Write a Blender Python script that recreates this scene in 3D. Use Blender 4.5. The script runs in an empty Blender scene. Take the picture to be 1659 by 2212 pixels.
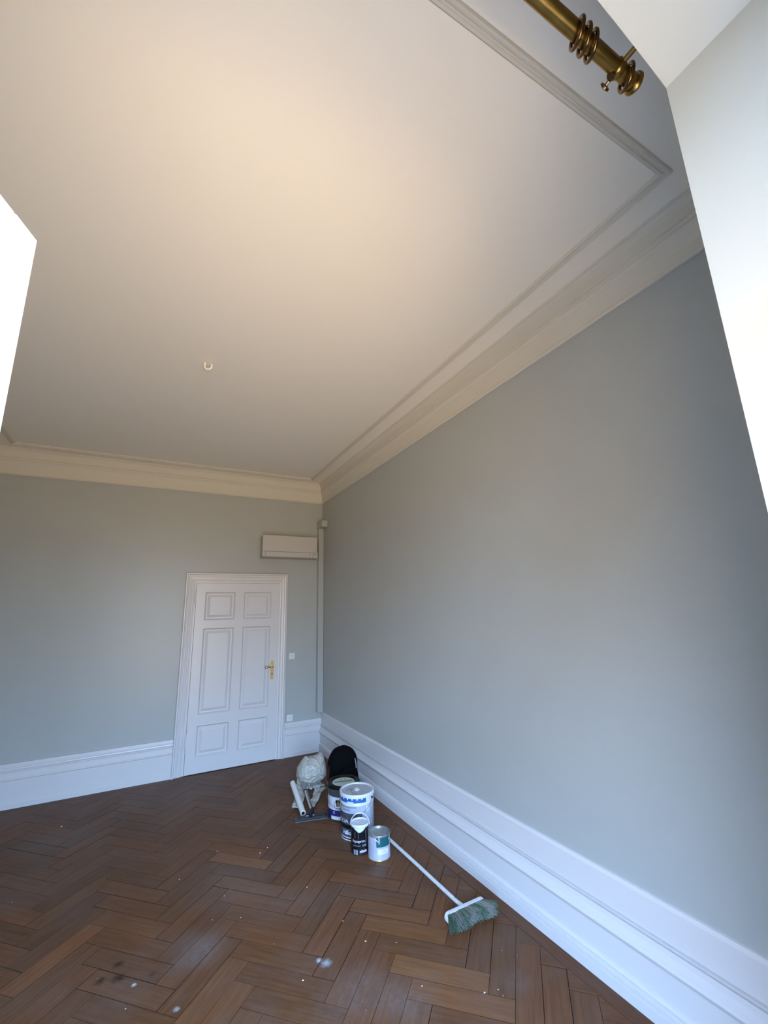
import bpy, bmesh, math, random
from mathutils import Vector, Matrix, Euler, noise

random.seed(7)
scene = bpy.context.scene
COL = scene.collection
PI = math.pi

# ------------------------------------------------------------------ camera
CAM = Vector((-2.23100, -6.20550, 1.86737))
ROT = (1.80070, 0.0273407, -0.486661)
FPX = 916.248
cam_d = bpy.data.cameras.new('camera')
cam_d.sensor_fit = 'HORIZONTAL'
cam_d.sensor_width = 36.0
cam_d.lens = 36.0 * FPX / 1659.0
cam_d.clip_start = 0.01
cam = bpy.data.objects.new('camera', cam_d)
cam.location = CAM
cam.rotation_euler = ROT
COL.objects.link(cam)
scene.camera = cam

# ------------------------------------------------------------------ world: blue-white sky over sunlit ground
SKY_TOP = (0.28, 0.50, 1.0)
SKY_MID = (0.38, 0.61, 1.0)
SKY_HOR = (0.13, 0.17, 0.22)
GROUND = (1.0, 0.74, 0.46)
SKY_S = 70.0
GROUND_S = 15.0
world = bpy.data.worlds.new('daylight')
scene.world = world
world.use_nodes = True
nt = world.node_tree
nt.nodes.clear()
w_out = nt.nodes.new('ShaderNodeOutputWorld')
w_bg = nt.nodes.new('ShaderNodeBackground')
w_geo = nt.nodes.new('ShaderNodeTexCoord')
w_sep = nt.nodes.new('ShaderNodeSeparateXYZ')
w_ramp = nt.nodes.new('ShaderNodeValToRGB')
w_map = nt.nodes.new('ShaderNodeMapRange')
nt.links.new(w_geo.outputs['Generated'], w_sep.inputs[0])
w_map.inputs['From Min'].default_value = -1
w_map.inputs['From Max'].default_value = 1
nt.links.new(w_sep.outputs['Z'], w_map.inputs['Value'])
nt.links.new(w_map.outputs[0], w_ramp.inputs[0])
cr = w_ramp.color_ramp
def sc(c, s): return (c[0] * s, c[1] * s, c[2] * s, 1)
cr.elements[0].position = 0.0; cr.elements[0].color = sc(GROUND, GROUND_S / 100)
cr.elements[1].position = 1.0; cr.elements[1].color = sc(SKY_TOP, SKY_S / 100)
e = cr.elements.new(0.485); e.color = sc(GROUND, GROUND_S / 100)
e = cr.elements.new(0.515); e.color = sc(SKY_HOR, SKY_S / 100)
e = cr.elements.new(0.68); e.color = sc(SKY_MID, SKY_S / 100)
nt.links.new(w_ramp.outputs['Color'], w_bg.inputs['Color'])
w_bg.inputs['Strength'].default_value = 100.0
nt.links.new(w_bg.outputs[0], w_out.inputs[0])

# light portal in the window opening (guides sky sampling, gives no light itself)
pl = bpy.data.lights.new('window_portal', 'AREA')
pl.shape = 'RECTANGLE'; pl.size = 1.70; pl.size_y = 3.25
pl.cycles.is_portal = True
po = bpy.data.objects.new('window_portal', pl)
po.location = (-2.10, -6.62, 1.60)
po.rotation_euler = (PI / 2, 0, 0)
COL.objects.link(po)

vs = scene.view_settings
vs.view_transform = 'Standard'
vs.look = 'None'
vs.exposure = -0.32
vs.gamma = 1.0
vs.use_curve_mapping = False
scene.cycles.max_bounces = 12
scene.cycles.diffuse_bounces = 8

# ------------------------------------------------------------------ helpers
def srgb(r, g, b):
    f = lambda c: (c / 255 / 12.92) if c / 255 <= 0.04045 else ((c / 255 + 0.055) / 1.055) ** 2.4
    return (f(r), f(g), f(b), 1)

def mat(name, col, rough=0.5, metal=0.0, spec=0.5, noise_amt=0.0, noise_scale=30.0, bump=0.0, bump_scale=60.0,
        trans=0.0, coat=0.0):
    m = bpy.data.materials.new(name); m.use_nodes = True
    n = m.node_tree; b = n.nodes['Principled BSDF']
    b.inputs['Roughness'].default_value = rough
    b.inputs['Metallic'].default_value = metal
    b.inputs['Specular IOR Level'].default_value = spec
    b.inputs['Coat Weight'].default_value = coat
    c = tuple(col[:3]) + (1,)
    b.inputs['Base Color'].default_value = c
    tc = n.nodes.new('ShaderNodeTexCoord')
    if noise_amt:
        t = n.nodes.new('ShaderNodeTexNoise'); t.inputs['Scale'].default_value = noise_scale
        t.inputs['Detail'].default_value = 6
        n.links.new(tc.outputs['Object'], t.inputs['Vector'])
        r = n.nodes.new('ShaderNodeValToRGB')
        r.color_ramp.elements[0].position = 0.3; r.color_ramp.elements[1].position = 0.7
        k = 1 - noise_amt
        r.color_ramp.elements[0].color = (c[0] * k, c[1] * k, c[2] * k, 1)
        k = 1 + noise_amt * 0.5
        r.color_ramp.elements[1].color = (min(c[0] * k, 1), min(c[1] * k, 1), min(c[2] * k, 1), 1)
        n.links.new(t.outputs['Fac'], r.inputs['Fac'])
        n.links.new(r.outputs['Color'], b.inputs['Base Color'])
    if bump:
        t2 = n.nodes.new('ShaderNodeTexNoise'); t2.inputs['Scale'].default_value = bump_scale
        t2.inputs['Detail'].default_value = 4
        n.links.new(tc.outputs['Object'], t2.inputs['Vector'])
        bp = n.nodes.new('ShaderNodeBump'); bp.inputs['Strength'].default_value = bump
        bp.inputs['Distance'].default_value = 0.002
        n.links.new(t2.outputs['Fac'], bp.inputs['Height'])
        n.links.new(bp.outputs[0], b.inputs['Normal'])
    if trans:
        b.inputs['Transmission Weight'].default_value = trans
    return m

def new_mesh(name, verts, faces, mats, smooth=False, mi=None):
    me = bpy.data.meshes.new(name)
    me.from_pydata([tuple(v) for v in verts], [], faces)
    for m in (mats if isinstance(mats, (list, tuple)) else [mats]):
        me.materials.append(m)
    if mi:
        for p, k in zip(me.polygons, mi): p.material_index = k
    if smooth:
        for p in me.polygons: p.use_smooth = True
    me.update()
    return me

def link(name, me, parent=None, loc=None, rot=None):
    o = bpy.data.objects.new(name, me)
    COL.objects.link(o)
    if parent is not None: o.parent = parent
    if loc is not None: o.location = loc
    if rot is not None: o.rotation_euler = rot
    return o

def thing(name, label, cat, loc=(0, 0, 0), rotz=0, group=None):
    o = bpy.data.objects.new(name, None)
    o.empty_display_size = 0.1
    COL.objects.link(o)
    o.location = loc; o.rotation_euler = (0, 0, rotz)
    o['label'] = label; o['category'] = cat
    if group: o['group'] = group
    return o

def structure(o, label=None):
    o['kind'] = 'structure'
    if label: o['label'] = label
    return o

class G:
    """collects geometry; build() links it as one mesh object"""
    def __init__(s): s.v = []; s.f = []; s.smooth = []
    def add(s, vs_, fs, smooth=False):
        k = len(s.v); s.v += [Vector(v) for v in vs_]
        s.f += [tuple(i + k for i in f) for f in fs]; s.smooth += [smooth] * len(fs)
        return s
    def box(s, x0, x1, y0, y1, z0, z1, bev=0.0, seg=2):
        if bev <= 0:
            v = [(x, y, z) for x in (x0, x1) for y in (y0, y1) for z in (z0, z1)]
            f = [(0, 1, 3, 2), (4, 6, 7, 5), (0, 4, 5, 1), (2, 3, 7, 6), (0, 2, 6, 4), (1, 5, 7, 3)]
            return s.add(v, f)
        bm = bmesh.new(); bmesh.ops.create_cube(bm, size=1)
        for v in bm.verts:
            v.co = Vector(((x0 + x1) / 2 + v.co.x * (x1 - x0), (y0 + y1) / 2 + v.co.y * (y1 - y0), (z0 + z1) / 2 + v.co.z * (z1 - z0)))
        bmesh.ops.bevel(bm, geom=list(bm.edges), offset=bev, segments=seg, affect='EDGES', profile=0.5)
        bm.verts.index_update()
        s.add([v.co.copy() for v in bm.verts], [tuple(v.index for v in f.verts) for f in bm.faces]); bm.free()
        return s
    def lathe(s, prof, n=48, cx=0, cy=0, smooth=True):
        vs_ = []; fs = []
        for (r, z) in prof:
            for k in range(n):
                a = 2 * PI * k / n
                vs_.append((cx + r * math.cos(a), cy + r * math.sin(a), z))
        for i in range(len(prof) - 1):
            for k in range(n):
                k2 = (k + 1) % n
                fs.append((i * n + k, i * n + k2, (i + 1) * n + k2, (i + 1) * n + k))
        return s.add(vs_, fs, smooth)
    def tube(s, pts, r, n=10, caps=True, closed=False):
        pts = [Vector(q) for q in pts]; m = len(pts)
        rs = r if isinstance(r, (list, tuple)) else [r] * m
        vs_ = []; fs = []
        up = Vector((0, 0, 1)); prev = None
        for i, q in enumerate(pts):
            a = pts[(i - 1) % m] if (closed or i > 0) else q
            b = pts[(i + 1) % m] if (closed or i < m - 1) else q
            t = (b - a).normalized()
            if prev is None:
                x = t.cross(up)
                if x.length < 1e-3: x = t.cross(Vector((1, 0, 0)))
                x.normalize()
            else:
                x = (prev - t * prev.dot(t)).normalized()
            prev = x; y = t.cross(x)
            for k in range(n):
                an = 2 * PI * k / n
                vs_.append(q + (x * math.cos(an) + y * math.sin(an)) * rs[i])
        seg = m if closed else m - 1
        for i in range(seg):
            j = (i + 1) % m
            for k in range(n):
                k2 = (k + 1) % n
                fs.append((i * n + k, i * n + k2, j * n + k2, j * n + k))
        if caps and not closed:
            fs.append(tuple(range(n - 1, -1, -1))); fs.append(tuple((m - 1) * n + k for k in range(n)))
        return s.add(vs_, fs, True)
    def prism(s, poly, y0, y1):
        """poly = [(x,z)...] extruded in y"""
        n = len(poly)
        v = [(x, y0, z) for x, z in poly] + [(x, y1, z) for x, z in poly]
        f = [tuple(range(n)), tuple(range(2 * n - 1, n - 1, -1))] + [(i, (i + 1) % n, n + (i + 1) % n, n + i) for i in range(n)]
        return s.add(v, f)
    def mesh(s, name, mats):
        me = new_mesh(name, s.v, s.f, mats)
        for p, sm in zip(me.polygons, s.smooth): p.use_smooth = sm
        bm = bmesh.new(); bm.from_mesh(me); bmesh.ops.recalc_face_normals(bm, faces=bm.faces)
        for e_ in bm.edges:
            if len(e_.link_faces) == 2 and e_.calc_face_angle(0) > 0.7: e_.smooth = False
        bm.to_mesh(me); bm.free()
        return me
    def build(s, name, mats, parent=None, loc=None, rot=None):
        return link(name, s.mesh(name, mats), parent, loc, rot)

def sweep(g, prof, fn0, fn1):
    """profile [(a,z)] swept between two end mappings, closed polygon profile"""
    n = len(prof)
    v = [fn0(a, z) for a, z in prof] + [fn1(a, z) for a, z in prof]
    f = [(i, (i + 1) % n, n + (i + 1) % n, n + i) for i in range(n)] + [tuple(range(n)), tuple(range(2 * n - 1, n - 1, -1))]
    return g.add(v, f)

# ------------------------------------------------------------------ materials
M_WALL = mat('grey_wall_paint', (0.395, 0.412, 0.392), 0.36, spec=0.42, noise_amt=0.02, noise_scale=3, bump=0.10, bump_scale=180)
M_CEIL = mat('warm_white_ceiling', (0.82, 0.78, 0.69), 0.75, spec=0.3, bump=0.05, bump_scale=120)
M_TRIM = mat('white_gloss_trim', (0.635, 0.615, 0.607), 0.32, spec=0.5)
M_CORN = mat('cream_plaster', (0.61, 0.58, 0.50), 0.6, spec=0.3, bump=0.06, bump_scale=60)
M_DARK = mat('dark_gap', (0.012, 0.008, 0.006), 0.9)
M_WHITEP = mat('white_plastic', (0.48, 0.465, 0.44), 0.35)
M_ACSIDE = mat('air_conditioner_side', (0.40, 0.40, 0.37), 0.4)
M_LINE = mat('seam_shadow_grey', (0.12, 0.12, 0.12), 0.7)
M_BRASS = mat('aged_brass', (0.34, 0.215, 0.06), 0.30, metal=1.0, noise_amt=0.25, noise_scale=14)
M_BRASSL = mat('polished_brass', (0.68, 0.48, 0.20), 0.25, metal=1.0, noise_amt=0.08)
M_BRONZE = mat('dark_bronze_ring', (0.21, 0.125, 0.055), 0.24, metal=1.0, noise_amt=0.2)
M_STEEL = mat('steel', (0.55, 0.56, 0.58), 0.25, metal=1.0)
M_BLACK = mat('black_fabric', (0.0035, 0.0035, 0.004), 0.9, spec=0.06, bump=0.4, bump_scale=90)
M_BLACKP = mat('black_plastic', (0.012, 0.012, 0.013), 0.35)

# ------------------------------------------------------------------ room dimensions
XL, YW, H = -4.065, -5.85, 3.854
T = 0.30

# walls
structure(G().box(XL - T, T, 0, T, -0.1, H + 0.1).build('wall_back', M_WALL), 'grey painted wall with the door and air conditioner')
structure(G().box(0, T, YW - 0.77, 0, -0.1, H + 0.1).build('wall_right', M_WALL), 'long grey painted wall on the right')
structure(G().box(XL - T, XL, YW - 0.77, 0, -0.1, H + 0.1).build('wall_left', M_WALL), 'grey painted wall on the left')
structure(G().box(XL, 0, YW - 0.77, 0, H, H + 0.2).build('ceiling', M_CEIL), 'warm white painted ceiling')

def arch_z(x, xc, half, zs, rise):
    R_ = (half * half + rise * rise) / (2 * rise)
    return zs + rise - R_ + math.sqrt(max(R_ * R_ - (x - xc) ** 2, 0))
def wall_ring(g, y0, y1, x0, x1, zb, zs, rise, n=28):
    """wall slab y0..y1 with an arched opening"""
    xc, half = (x0 + x1) / 2, (x1 - x0) / 2
    g.box(XL, x0, y0, y1, 0, H); g.box(x1, 0, y0, y1, 0, H); g.box(x0, x1, y0, y1, -0.2, zb)
    arch = [(x0 + (x1 - x0) * i / n, arch_z(x0 + (x1 - x0) * i / n, xc, half, zs, rise)) for i in range(n + 1)]
    v = []; f = []
    for x, z in arch: v += [(x, y0, z), (x, y1, z), (x, y0, H), (x, y1, H)]
    for i in range(n):
        a, b = 4 * i, 4 * i + 4
        f += [(a, b, b + 1, a + 1), (a, a + 2, b + 2, b), (a + 1, b + 1, b + 3, a + 3), (a + 2, a + 3, b + 3, b + 2)]
    g.add(v, f)
WX0, WX1, WZS, WRISE = -3.00, -1.200, 3.13, 0.190
g = G(); wall_ring(g, YW, -6.30, WX0, WX1, -0.05, WZS, WRISE)
wall_ring(g, -6.30, -6.62, -2.95, -1.25, -0.05, WZS - 0.06, WRISE)
structure(g.build('wall_window', M_WALL), 'painted wall around the deep arched window recess')

# ------------------------------------------------------------------ window frame (structure)
win = bpy.data.objects.new('window_1', None); COL.objects.link(win); win.location = (-2.10, -6.26, 0.0)
structure(win, 'white glazed window frame set in the arched recess')
def wpart(name, g, m):
    o = g.build(name, m, win); o.location = (2.10, 6.26, 0.0); return o
def thin_glass():
    m = bpy.data.materials.new('window_glass'); m.use_nodes = True; n = m.node_tree; n.nodes.clear()
    o = n.nodes.new('ShaderNodeOutputMaterial'); t = n.nodes.new('ShaderNodeBsdfTransparent'); gl = n.nodes.new('ShaderNodeBsdfGlossy')
    fr_ = n.nodes.new('ShaderNodeFresnel'); mx = n.nodes.new('ShaderNodeMixShader')
    t.inputs['Color'].default_value = (0.95, 0.97, 0.96, 1); gl.inputs['Roughness'].default_value = 0.02; fr_.inputs['IOR'].default_value = 1.45
    n.links.new(fr_.outputs[0], mx.inputs[0]); n.links.new(t.outputs[0], mx.inputs[1]); n.links.new(gl.outputs[0], mx.inputs[2]); n.links.new(mx.outputs[0], o.inputs[0])
    return m
M_GLASS = thin_glass()
FY0, FY1 = -6.298, -6.235
g = G(); g.box(WX0, -2.94, FY0, FY1, 0.0, 3.14); g.box(-1.27, WX1, FY0, FY1, 0.0, 3.14)
g.box(-2.94, -1.27, FY0, FY1, 0.0, 0.05); wpart('frame', g, M_TRIM)
wpart('transom', G().box(-2.94, -1.27, FY0, FY1, 2.44, 2.52, 0.008), M_TRIM)
wpart('post', G().box(-2.775, -2.730, FY0, FY1, 0.05, 2.44, 0.004), M_TRIM)
g = G(); n = 24
v = []; f = []
for i in range(n + 1):
    x = WX0 + 0.005 + (WX1 - WX0 - 0.01) * i / n
    zt = arch_z(x, (WX0 + WX1) / 2, (WX1 - WX0) / 2, WZS, WRISE) - 0.002; zi = zt - 0.055
    v += [(x, FY0, zi), (x, FY1, zi), (x, FY0, zt), (x, FY1, zt)]
for i in range(n):
    a, b = 4 * i, 4 * i + 4
    f += [(a, b, b + 1, a + 1), (a, a + 2, b + 2, b), (a + 1, b + 1, b + 3, a + 3), (a + 2, a + 3, b + 3, b + 2)]
g.add(v, f); wpart('arched_head', g, M_TRIM)
wpart('mullion', G().box(-2.125, -2.075, -6.29, -6.24, 2.51, 3.27), M_TRIM)
for (x0, x1) in ((-2.94, -2.125), (-2.075, -1.27)):
    g = G(); n = 10; P = [(x0, 2.52), (x1, 2.52)]
    for i in range(n + 1):
        x = x1 + (x0 - x1) * i / n
        P.append((x, arch_z(x, (WX0 + WX1) / 2, (WX1 - WX0) / 2, WZS, WRISE) - 0.055))
    g.prism(P, -6.268, -6.264); wpart('fanlight_pane', g, M_GLASS)
wpart('side_pane', G().box(-2.94, -2.775, -6.268, -6.264, 0.05, 2.44), M_GLASS)

structure(G().box(WX0, WX1, -6.235, YW + 0.02, -0.05, 0.004).build('trim_sill', M_TRIM), 'white threshold board in the window recess')

# open casement on the left (glass in it)
sash = thing('window_casement', 'white casement window sash standing open at the left edge', 'window', (-2.7207, -6.2425, 0.06), math.radians(70))
SW, SH = 0.792, 2.361
# local x along the sash from hinge to free end, local y thickness
g = G()
def rail(x0, x1, z0, z1): g.box(x0, x1, -0.022, 0.022, z0, z1, 0.003, 1)
rail(0.0, 0.048, 0, SH); rail(SW - 0.0475, SW, 0, SH)
rail(0.0485, SW - 0.048, SH - 0.044, SH - 0.001); rail(0.0485, SW - 0.048, 0, 0.07)
sash_white = mat('weathered_white_paint', (0.84, 0.83, 0.80), 0.4, noise_amt=0.06, noise_scale=25, bump=0.2)
g.build('sash_frame', sash_white, sash)
g = G(); b_ = 0.010
for (x0, x1, z0, z1) in ((0.048, 0.048 + b_, 0.07, SH - 0.044), (SW - 0.048 - b_, SW - 0.048, 0.07, SH - 0.044),
                         (0.048, SW - 0.048, 0.07, 0.07 + b_), (0.048, SW - 0.048, SH - 0.044 - b_, SH - 0.044)):
    g.box(x0, x1, -0.014, 0.014, z0, z1)
g.build('glazing_bead', sash_white, sash)
G().box(0.05, SW - 0.05, -0.002, 0.002, 0.072, SH - 0.046).build('glass_pane', M_GLASS, sash)
for hz in (0.2, 1.1, 2.0): G().tube([(-0.006, 0.024, hz), (-0.006, 0.024, hz + 0.09)], 0.007).build('hinge', M_STEEL, sash)

# ------------------------------------------------------------------ cornice and ceiling moulding
CZ = H
corn = [(0.0, 3.543), (0.014, 3.543), (0.020, 3.549), (0.020, 3.556), (0.013, 3.562), (0.012, 3.575), (0.013, 3.62), (0.018, 3.66), (0.027, 3.695),
        (0.037, 3.712), (0.037, 3.716), (0.044, 3.718), (0.045, 3.735), (0.041, 3.738), (0.041, 3.743), (0.050, 3.746), (0.052, 3.775), (0.056, 3.80),
        (0.066, 3.825), (0.078, 3.838), (0.078, 3.843), (0.086, 3.846), (0.088, H + 0.001), (0.0, H + 0.001)]
def corner_fn(cx, cy, sx, sy): return lambda a, z: (cx + sx * a, cy + sy * a, z)
C_BR = corner_fn(0, 0, -1, -1); C_BL = corner_fn(XL, 0, 1, -1); C_FL = corner_fn(XL, YW, 1, 1); C_FR = corner_fn(0, YW, -1, 1)
for nm, a, b, lb in (('trim_back', C_BL, C_BR, 'above the door'), ('trim_right', C_BR, C_FR, 'along the right wall'),
                     ('trim_window', C_FR, C_FL, 'above the window'), ('trim_left', C_FL, C_BL, 'along the left wall')):
    g = G(); sweep(g, corn, a, b); structure(g.build(nm, M_CORN), 'cream stepped plaster cornice ' + lb)
mo = [(-0.024, H + 0.001), (-0.024, H - 0.005), (-0.017, H - 0.014), (-0.008, H - 0.014), (-0.003, H - 0.007), (0.0, H - 0.007), (0.003, H - 0.010),
      (0.006, H - 0.018), (0.014, H - 0.021), (0.021, H - 0.016), (0.024, H - 0.004), (0.024, H + 0.001)]
def offs(fn, m1, m2=None):
    return fn
MX, MB, MF, ML = 0.268, 0.262, 0.400, 0.262
def mcorner(cx, cy, sx, sy): return lambda a, z: (cx - sx * a, cy - sy * a, z)
K_BR = mcorner(-MX, -MB, -1, -1); K_BL = mcorner(XL + ML, -MB, 1, -1); K_FL = mcorner(XL + ML, YW + MF, 1, 1); K_FR = mcorner(-MX, YW + MF, -1, 1)
g = G()
for a, b in ((K_BL, K_BR), (K_BR, K_FR), (K_FR, K_FL), (K_FL, K_BL)): sweep(g, mo, a, b)
structure(g.build('trim_ceiling', M_CORN), 'thin raised plaster moulding framing the ceiling')

# ------------------------------------------------------------------ baseboards
rb = [(0, -0.005), (0.050, -0.005), (0.050, 0.050), (0.042, 0.054), (0.050, 0.060), (0.050, 0.068), (0.041, 0.071), (0.048, 0.077), (0.046, 0.085),
      (0.036, 0.088), (0.042, 0.095), (0.036, 0.105), (0.028, 0.109), (0.026, 0.233), (0.026, 0.2355), (0.038, 0.237), (0.043, 0.246), (0.047, 0.256), (0.043, 0.268), (0.034, 0.276),
      (0.026, 0.300), (0.022, 0.322), (0.024, 0.325), (0.014, 0.3255), (0.014, 0.3335), (0.023, 0.334), (0.024, 0.341), (0.008, 0.3425), (0.008, 0.346), (0.012, 0.348), (0.012, 0.482),
      (0.016, 0.484), (0.016, 0.488), (0.010, 0.506), (0.0, 0.509)]
bb = [(0, -0.005), (0.040, -0.005), (0.040, 0.048), (0.034, 0.056), (0.030, 0.06), (0.030, 0.262), (0.036, 0.265), (0.040, 0.272), (0.036, 0.280), (0.028, 0.285),
      (0.026, 0.335), (0.028, 0.342), (0.021, 0.345), (0.021, 0.352), (0.029, 0.356), (0.033, 0.366), (0.029, 0.378), (0.020, 0.381), (0.020, 0.387), (0.026, 0.390), (0.024, 0.424), (0, 0.425)]
g = G(); sweep(g, rb, lambda a, z: (-a, 0, z), lambda a, z: (-a, YW, z)); structure(g.build('baseboard_right', M_TRIM), 'tall white moulded baseboard along the right wall')
g = G(); sweep(g, bb, lambda a, z: (XL, -a, z), lambda a, z: (-1.888, -a, z)); structure(g.build('baseboard_back', M_TRIM), 'tall white baseboard left of the door')
g = G(); sweep(g, bb, lambda a, z: (-0.541, -a, z), lambda a, z: (0, -a, z)); structure(g.build('baseboard_corner', M_TRIM), 'short white baseboard between the door and corner')
g = G(); sweep(g, bb, lambda a, z: (XL + a, YW, z), lambda a, z: (XL + a, 0, z)); structure(g.build('baseboard_left', M_TRIM), 'white baseboard along the left wall')
g = G(); sweep(g, bb, lambda a, z: (XL, YW + a, z), lambda a, z: (WX0 - 0.01, YW + a, z)); sweep(g, bb, lambda a, z: (WX1 + 0.01, YW + a, z), lambda a, z: (0, YW + a, z)); structure(g.build('baseboard_window', M_TRIM), 'white baseboard beside the window')

# ------------------------------------------------------------------ parquet floor
def wood_material():
    m = bpy.data.materials.new('oak_parquet'); m.use_nodes = True
    n = m.node_tree; b = n.nodes['Principled BSDF']; L = n.links
    N = n.nodes.new
    tc = N('ShaderNodeTexCoord'); oi = N('ShaderNodeObjectInfo'); geo = N('ShaderNodeNewGeometry')
    add = N('ShaderNodeVectorMath'); add.operation = 'ADD'
    mul = N('ShaderNodeVectorMath'); mul.operation = 'MULTIPLY'
    sclr = N('ShaderNodeVectorMath'); sclr.operation = 'SCALE'; sclr.inputs[0].default_value = (37, 91, 13)
    L.new(oi.outputs['Random'], sclr.inputs['Scale'])
    mul.inputs[1].default_value = (2.2, 34, 10)
    L.new(tc.outputs['Object'], mul.inputs[0]); L.new(mul.outputs[0], add.inputs[0]); L.new(sclr.outputs[0], add.inputs[1])
    gr = N('ShaderNodeTexNoise'); gr.inputs['Scale'].default_value = 1.6; gr.inputs['Detail'].default_value = 8; gr.inputs['Roughness'].default_value = 0.62
    L.new(add.outputs[0], gr.inputs['Vector'])
    ramp = N('ShaderNodeValToRGB')
    ramp.color_ramp.elements[0].position = 0.25; ramp.color_ramp.elements[0].color = (0.080, 0.0300, 0.0108, 1)
    ramp.color_ramp.elements[1].position = 0.70; ramp.color_ramp.elements[1].color = (0.155, 0.062, 0.0215, 1)
    L.new(gr.outputs['Fac'], ramp.inputs['Fac'])
    tint = N('ShaderNodeMixRGB'); tint.blend_type = 'MULTIPLY'; tint.inputs['Fac'].default_value = 1
    L.new(ramp.outputs['Color'], tint.inputs[1]); L.new(oi.outputs['Color'], tint.inputs[2])
    # dust: broad grey film with soft patches where plaster dust was trodden in
    dn = N('ShaderNodeTexNoise'); dn.inputs['Scale'].default_value = 2.1; dn.inputs['Detail'].default_value = 10; dn.inputs['Roughness'].default_value = 0.7
    L.new(geo.outputs['Position'], dn.inputs['Vector'])
    dn2 = N('ShaderNodeTexNoise'); dn2.inputs['Scale'].default_value = 26; dn2.inputs['Detail'].default_value = 8; dn2.inputs['Roughness'].default_value = 0.75
    L.new(geo.outputs['Position'], dn2.inputs['Vector'])
    base = N('ShaderNodeMapRange'); base.inputs['From Min'].default_value = 0.42; base.inputs['From Max'].default_value = 0.72
    base.inputs['To Min'].default_value = 0.0; base.inputs['To Max'].default_value = 0.30
    L.new(dn.outputs['Fac'], base.inputs['Value'])
    acc = base.outputs[0]
    blobs = [(-1.84, -3.07, .22, .50), (-1.15, -3.78, .30, .45), (-0.98, -3.98, .22, .35), (-2.75, -1.1, .55, .30), (-2.9, -1.75, .45, .25),
             (-1.55, -2.45, .45, .22), (-1.29, -2.93, .35, .28), (-0.62, -2.95, .16, .25), (-1.7, -0.7, .6, .22), (-0.42, -4.15, .12, .25)]
    for (bx, by, br, bs) in blobs:
        d = N('ShaderNodeVectorMath'); d.operation = 'DISTANCE'; d.inputs[1].default_value = (bx, by, 0)
        L.new(geo.outputs['Position'], d.inputs[0])
        mr = N('ShaderNodeMapRange'); mr.interpolation_type = 'SMOOTHSTEP'
        mr.inputs['From Min'].default_value = br; mr.inputs['From Max'].default_value = 0.0
        mr.inputs['To Min'].default_value = 0.0; mr.inputs['To Max'].default_value = bs
        L.new(d.outputs['Value'], mr.inputs['Value'])
        ad = N('ShaderNodeMath'); ad.operation = 'ADD'
        L.new(acc, ad.inputs[0]); L.new(mr.outputs[0], ad.inputs[1]); acc = ad.outputs[0]
    mm = N('ShaderNodeMapRange'); mm.inputs['From Min'].default_value = 0.35; mm.inputs['From Max'].default_value = 0.65
    mm.inputs['To Min'].default_value = 0.35; mm.inputs['To Max'].default_value = 1.0
    L.new(dn2.outputs['Fac'], mm.inputs['Value'])
    dm = N('ShaderNodeMath'); dm.operation = 'MULTIPLY'; dm.use_clamp = True
    L.new(acc, dm.inputs[0]); L.new(mm.outputs[0], dm.inputs[1])
    dust = N('ShaderNodeMixRGB'); dust.inputs[2].default_value = (0.185, 0.160, 0.148, 1)
    L.new(dm.outputs[0], dust.inputs['Fac']); L.new(tint.outputs[0], dust.inputs[1])
    # chalk smear and dark drops
    cur = dust.outputs[0]
    for (bx, by, br, colr, thr) in [(-1.235, -3.535, .036, (0.36, 0.37, 0.41, 1), .1), (-1.262, -3.50, .020, (0.42, 0.44, 0.50, 1), .2), (-2.32, -3.04, .034, (0.030, 0.014, 0.007, 1), .1), (-2.23, -3.07, .042, (0.030, 0.014, 0.007, 1), .1),
                               (-2.24, -2.96, .034, (0.030, 0.014, 0.007, 1), .1), (-2.08, -3.13, .022, (0.040, 0.018, 0.009, 1), -.3),
                               (-2.16, -3.16, .016, (0.42, 0.42, 0.43, 1), .3), (-1.97, -3.43, .020, (0.30, 0.29, 0.30, 1), .2)]:
        d = N('ShaderNodeVectorMath'); d.operation = 'DISTANCE'; d.inputs[1].default_value = (bx, by, 0)
        L.new(geo.outputs['Position'], d.inputs[0])
        w = N('ShaderNodeMath'); w.operation = 'MULTIPLY_ADD'; w.inputs[1].default_value = br * 2.2; w.inputs[2].default_value = -br * 1.1
        L.new(dn2.outputs['Fac'], w.inputs[0])
        s_ = N('ShaderNodeMath'); s_.operation = 'ADD'; L.new(d.outputs['Value'], s_.inputs[0]); L.new(w.outputs[0], s_.inputs[1])
        mr = N('ShaderNodeMapRange'); mr.inputs['From Min'].default_value = br; mr.inputs['From Max'].default_value = br * thr
        L.new(s_.outputs[0], mr.inputs['Value'])
        mx = N('ShaderNodeMixRGB'); mx.inputs[2].default_value = colr
        L.new(mr.outputs[0], mx.inputs['Fac']); L.new(cur, mx.inputs[1]); cur = mx.outputs[0]
    L.new(cur, b.inputs['Base Color'])
    ro = N('ShaderNodeMapRange'); ro.inputs['To Min'].default_value = 0.42; ro.inputs['To Max'].default_value = 0.66
    L.new(dn2.outputs['Fac'], ro.inputs['Value']); L.new(ro.outputs[0], b.inputs['Roughness'])
    b.inputs['Specular IOR Level'].default_value = 0.30
    bp = N('ShaderNodeBump'); bp.inputs['Strength'].default_value = 0.35; bp.inputs['Distance'].default_value = 0.001
    L.new(gr.outputs['Fac'], bp.inputs['Height']); L.new(bp.outputs[0], b.inputs['Normal'])
    return m
M_WOOD = wood_material()
M_JOINT = mat('grimy_joint', (0.048, 0.021, 0.009), 0.8, spec=0.1)
floor = G().box(XL, 0, YW, 0, -0.10, -0.006).build('floor', M_DARK)
structure(floor, 'worn brown oak herringbone parquet floor')

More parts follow.
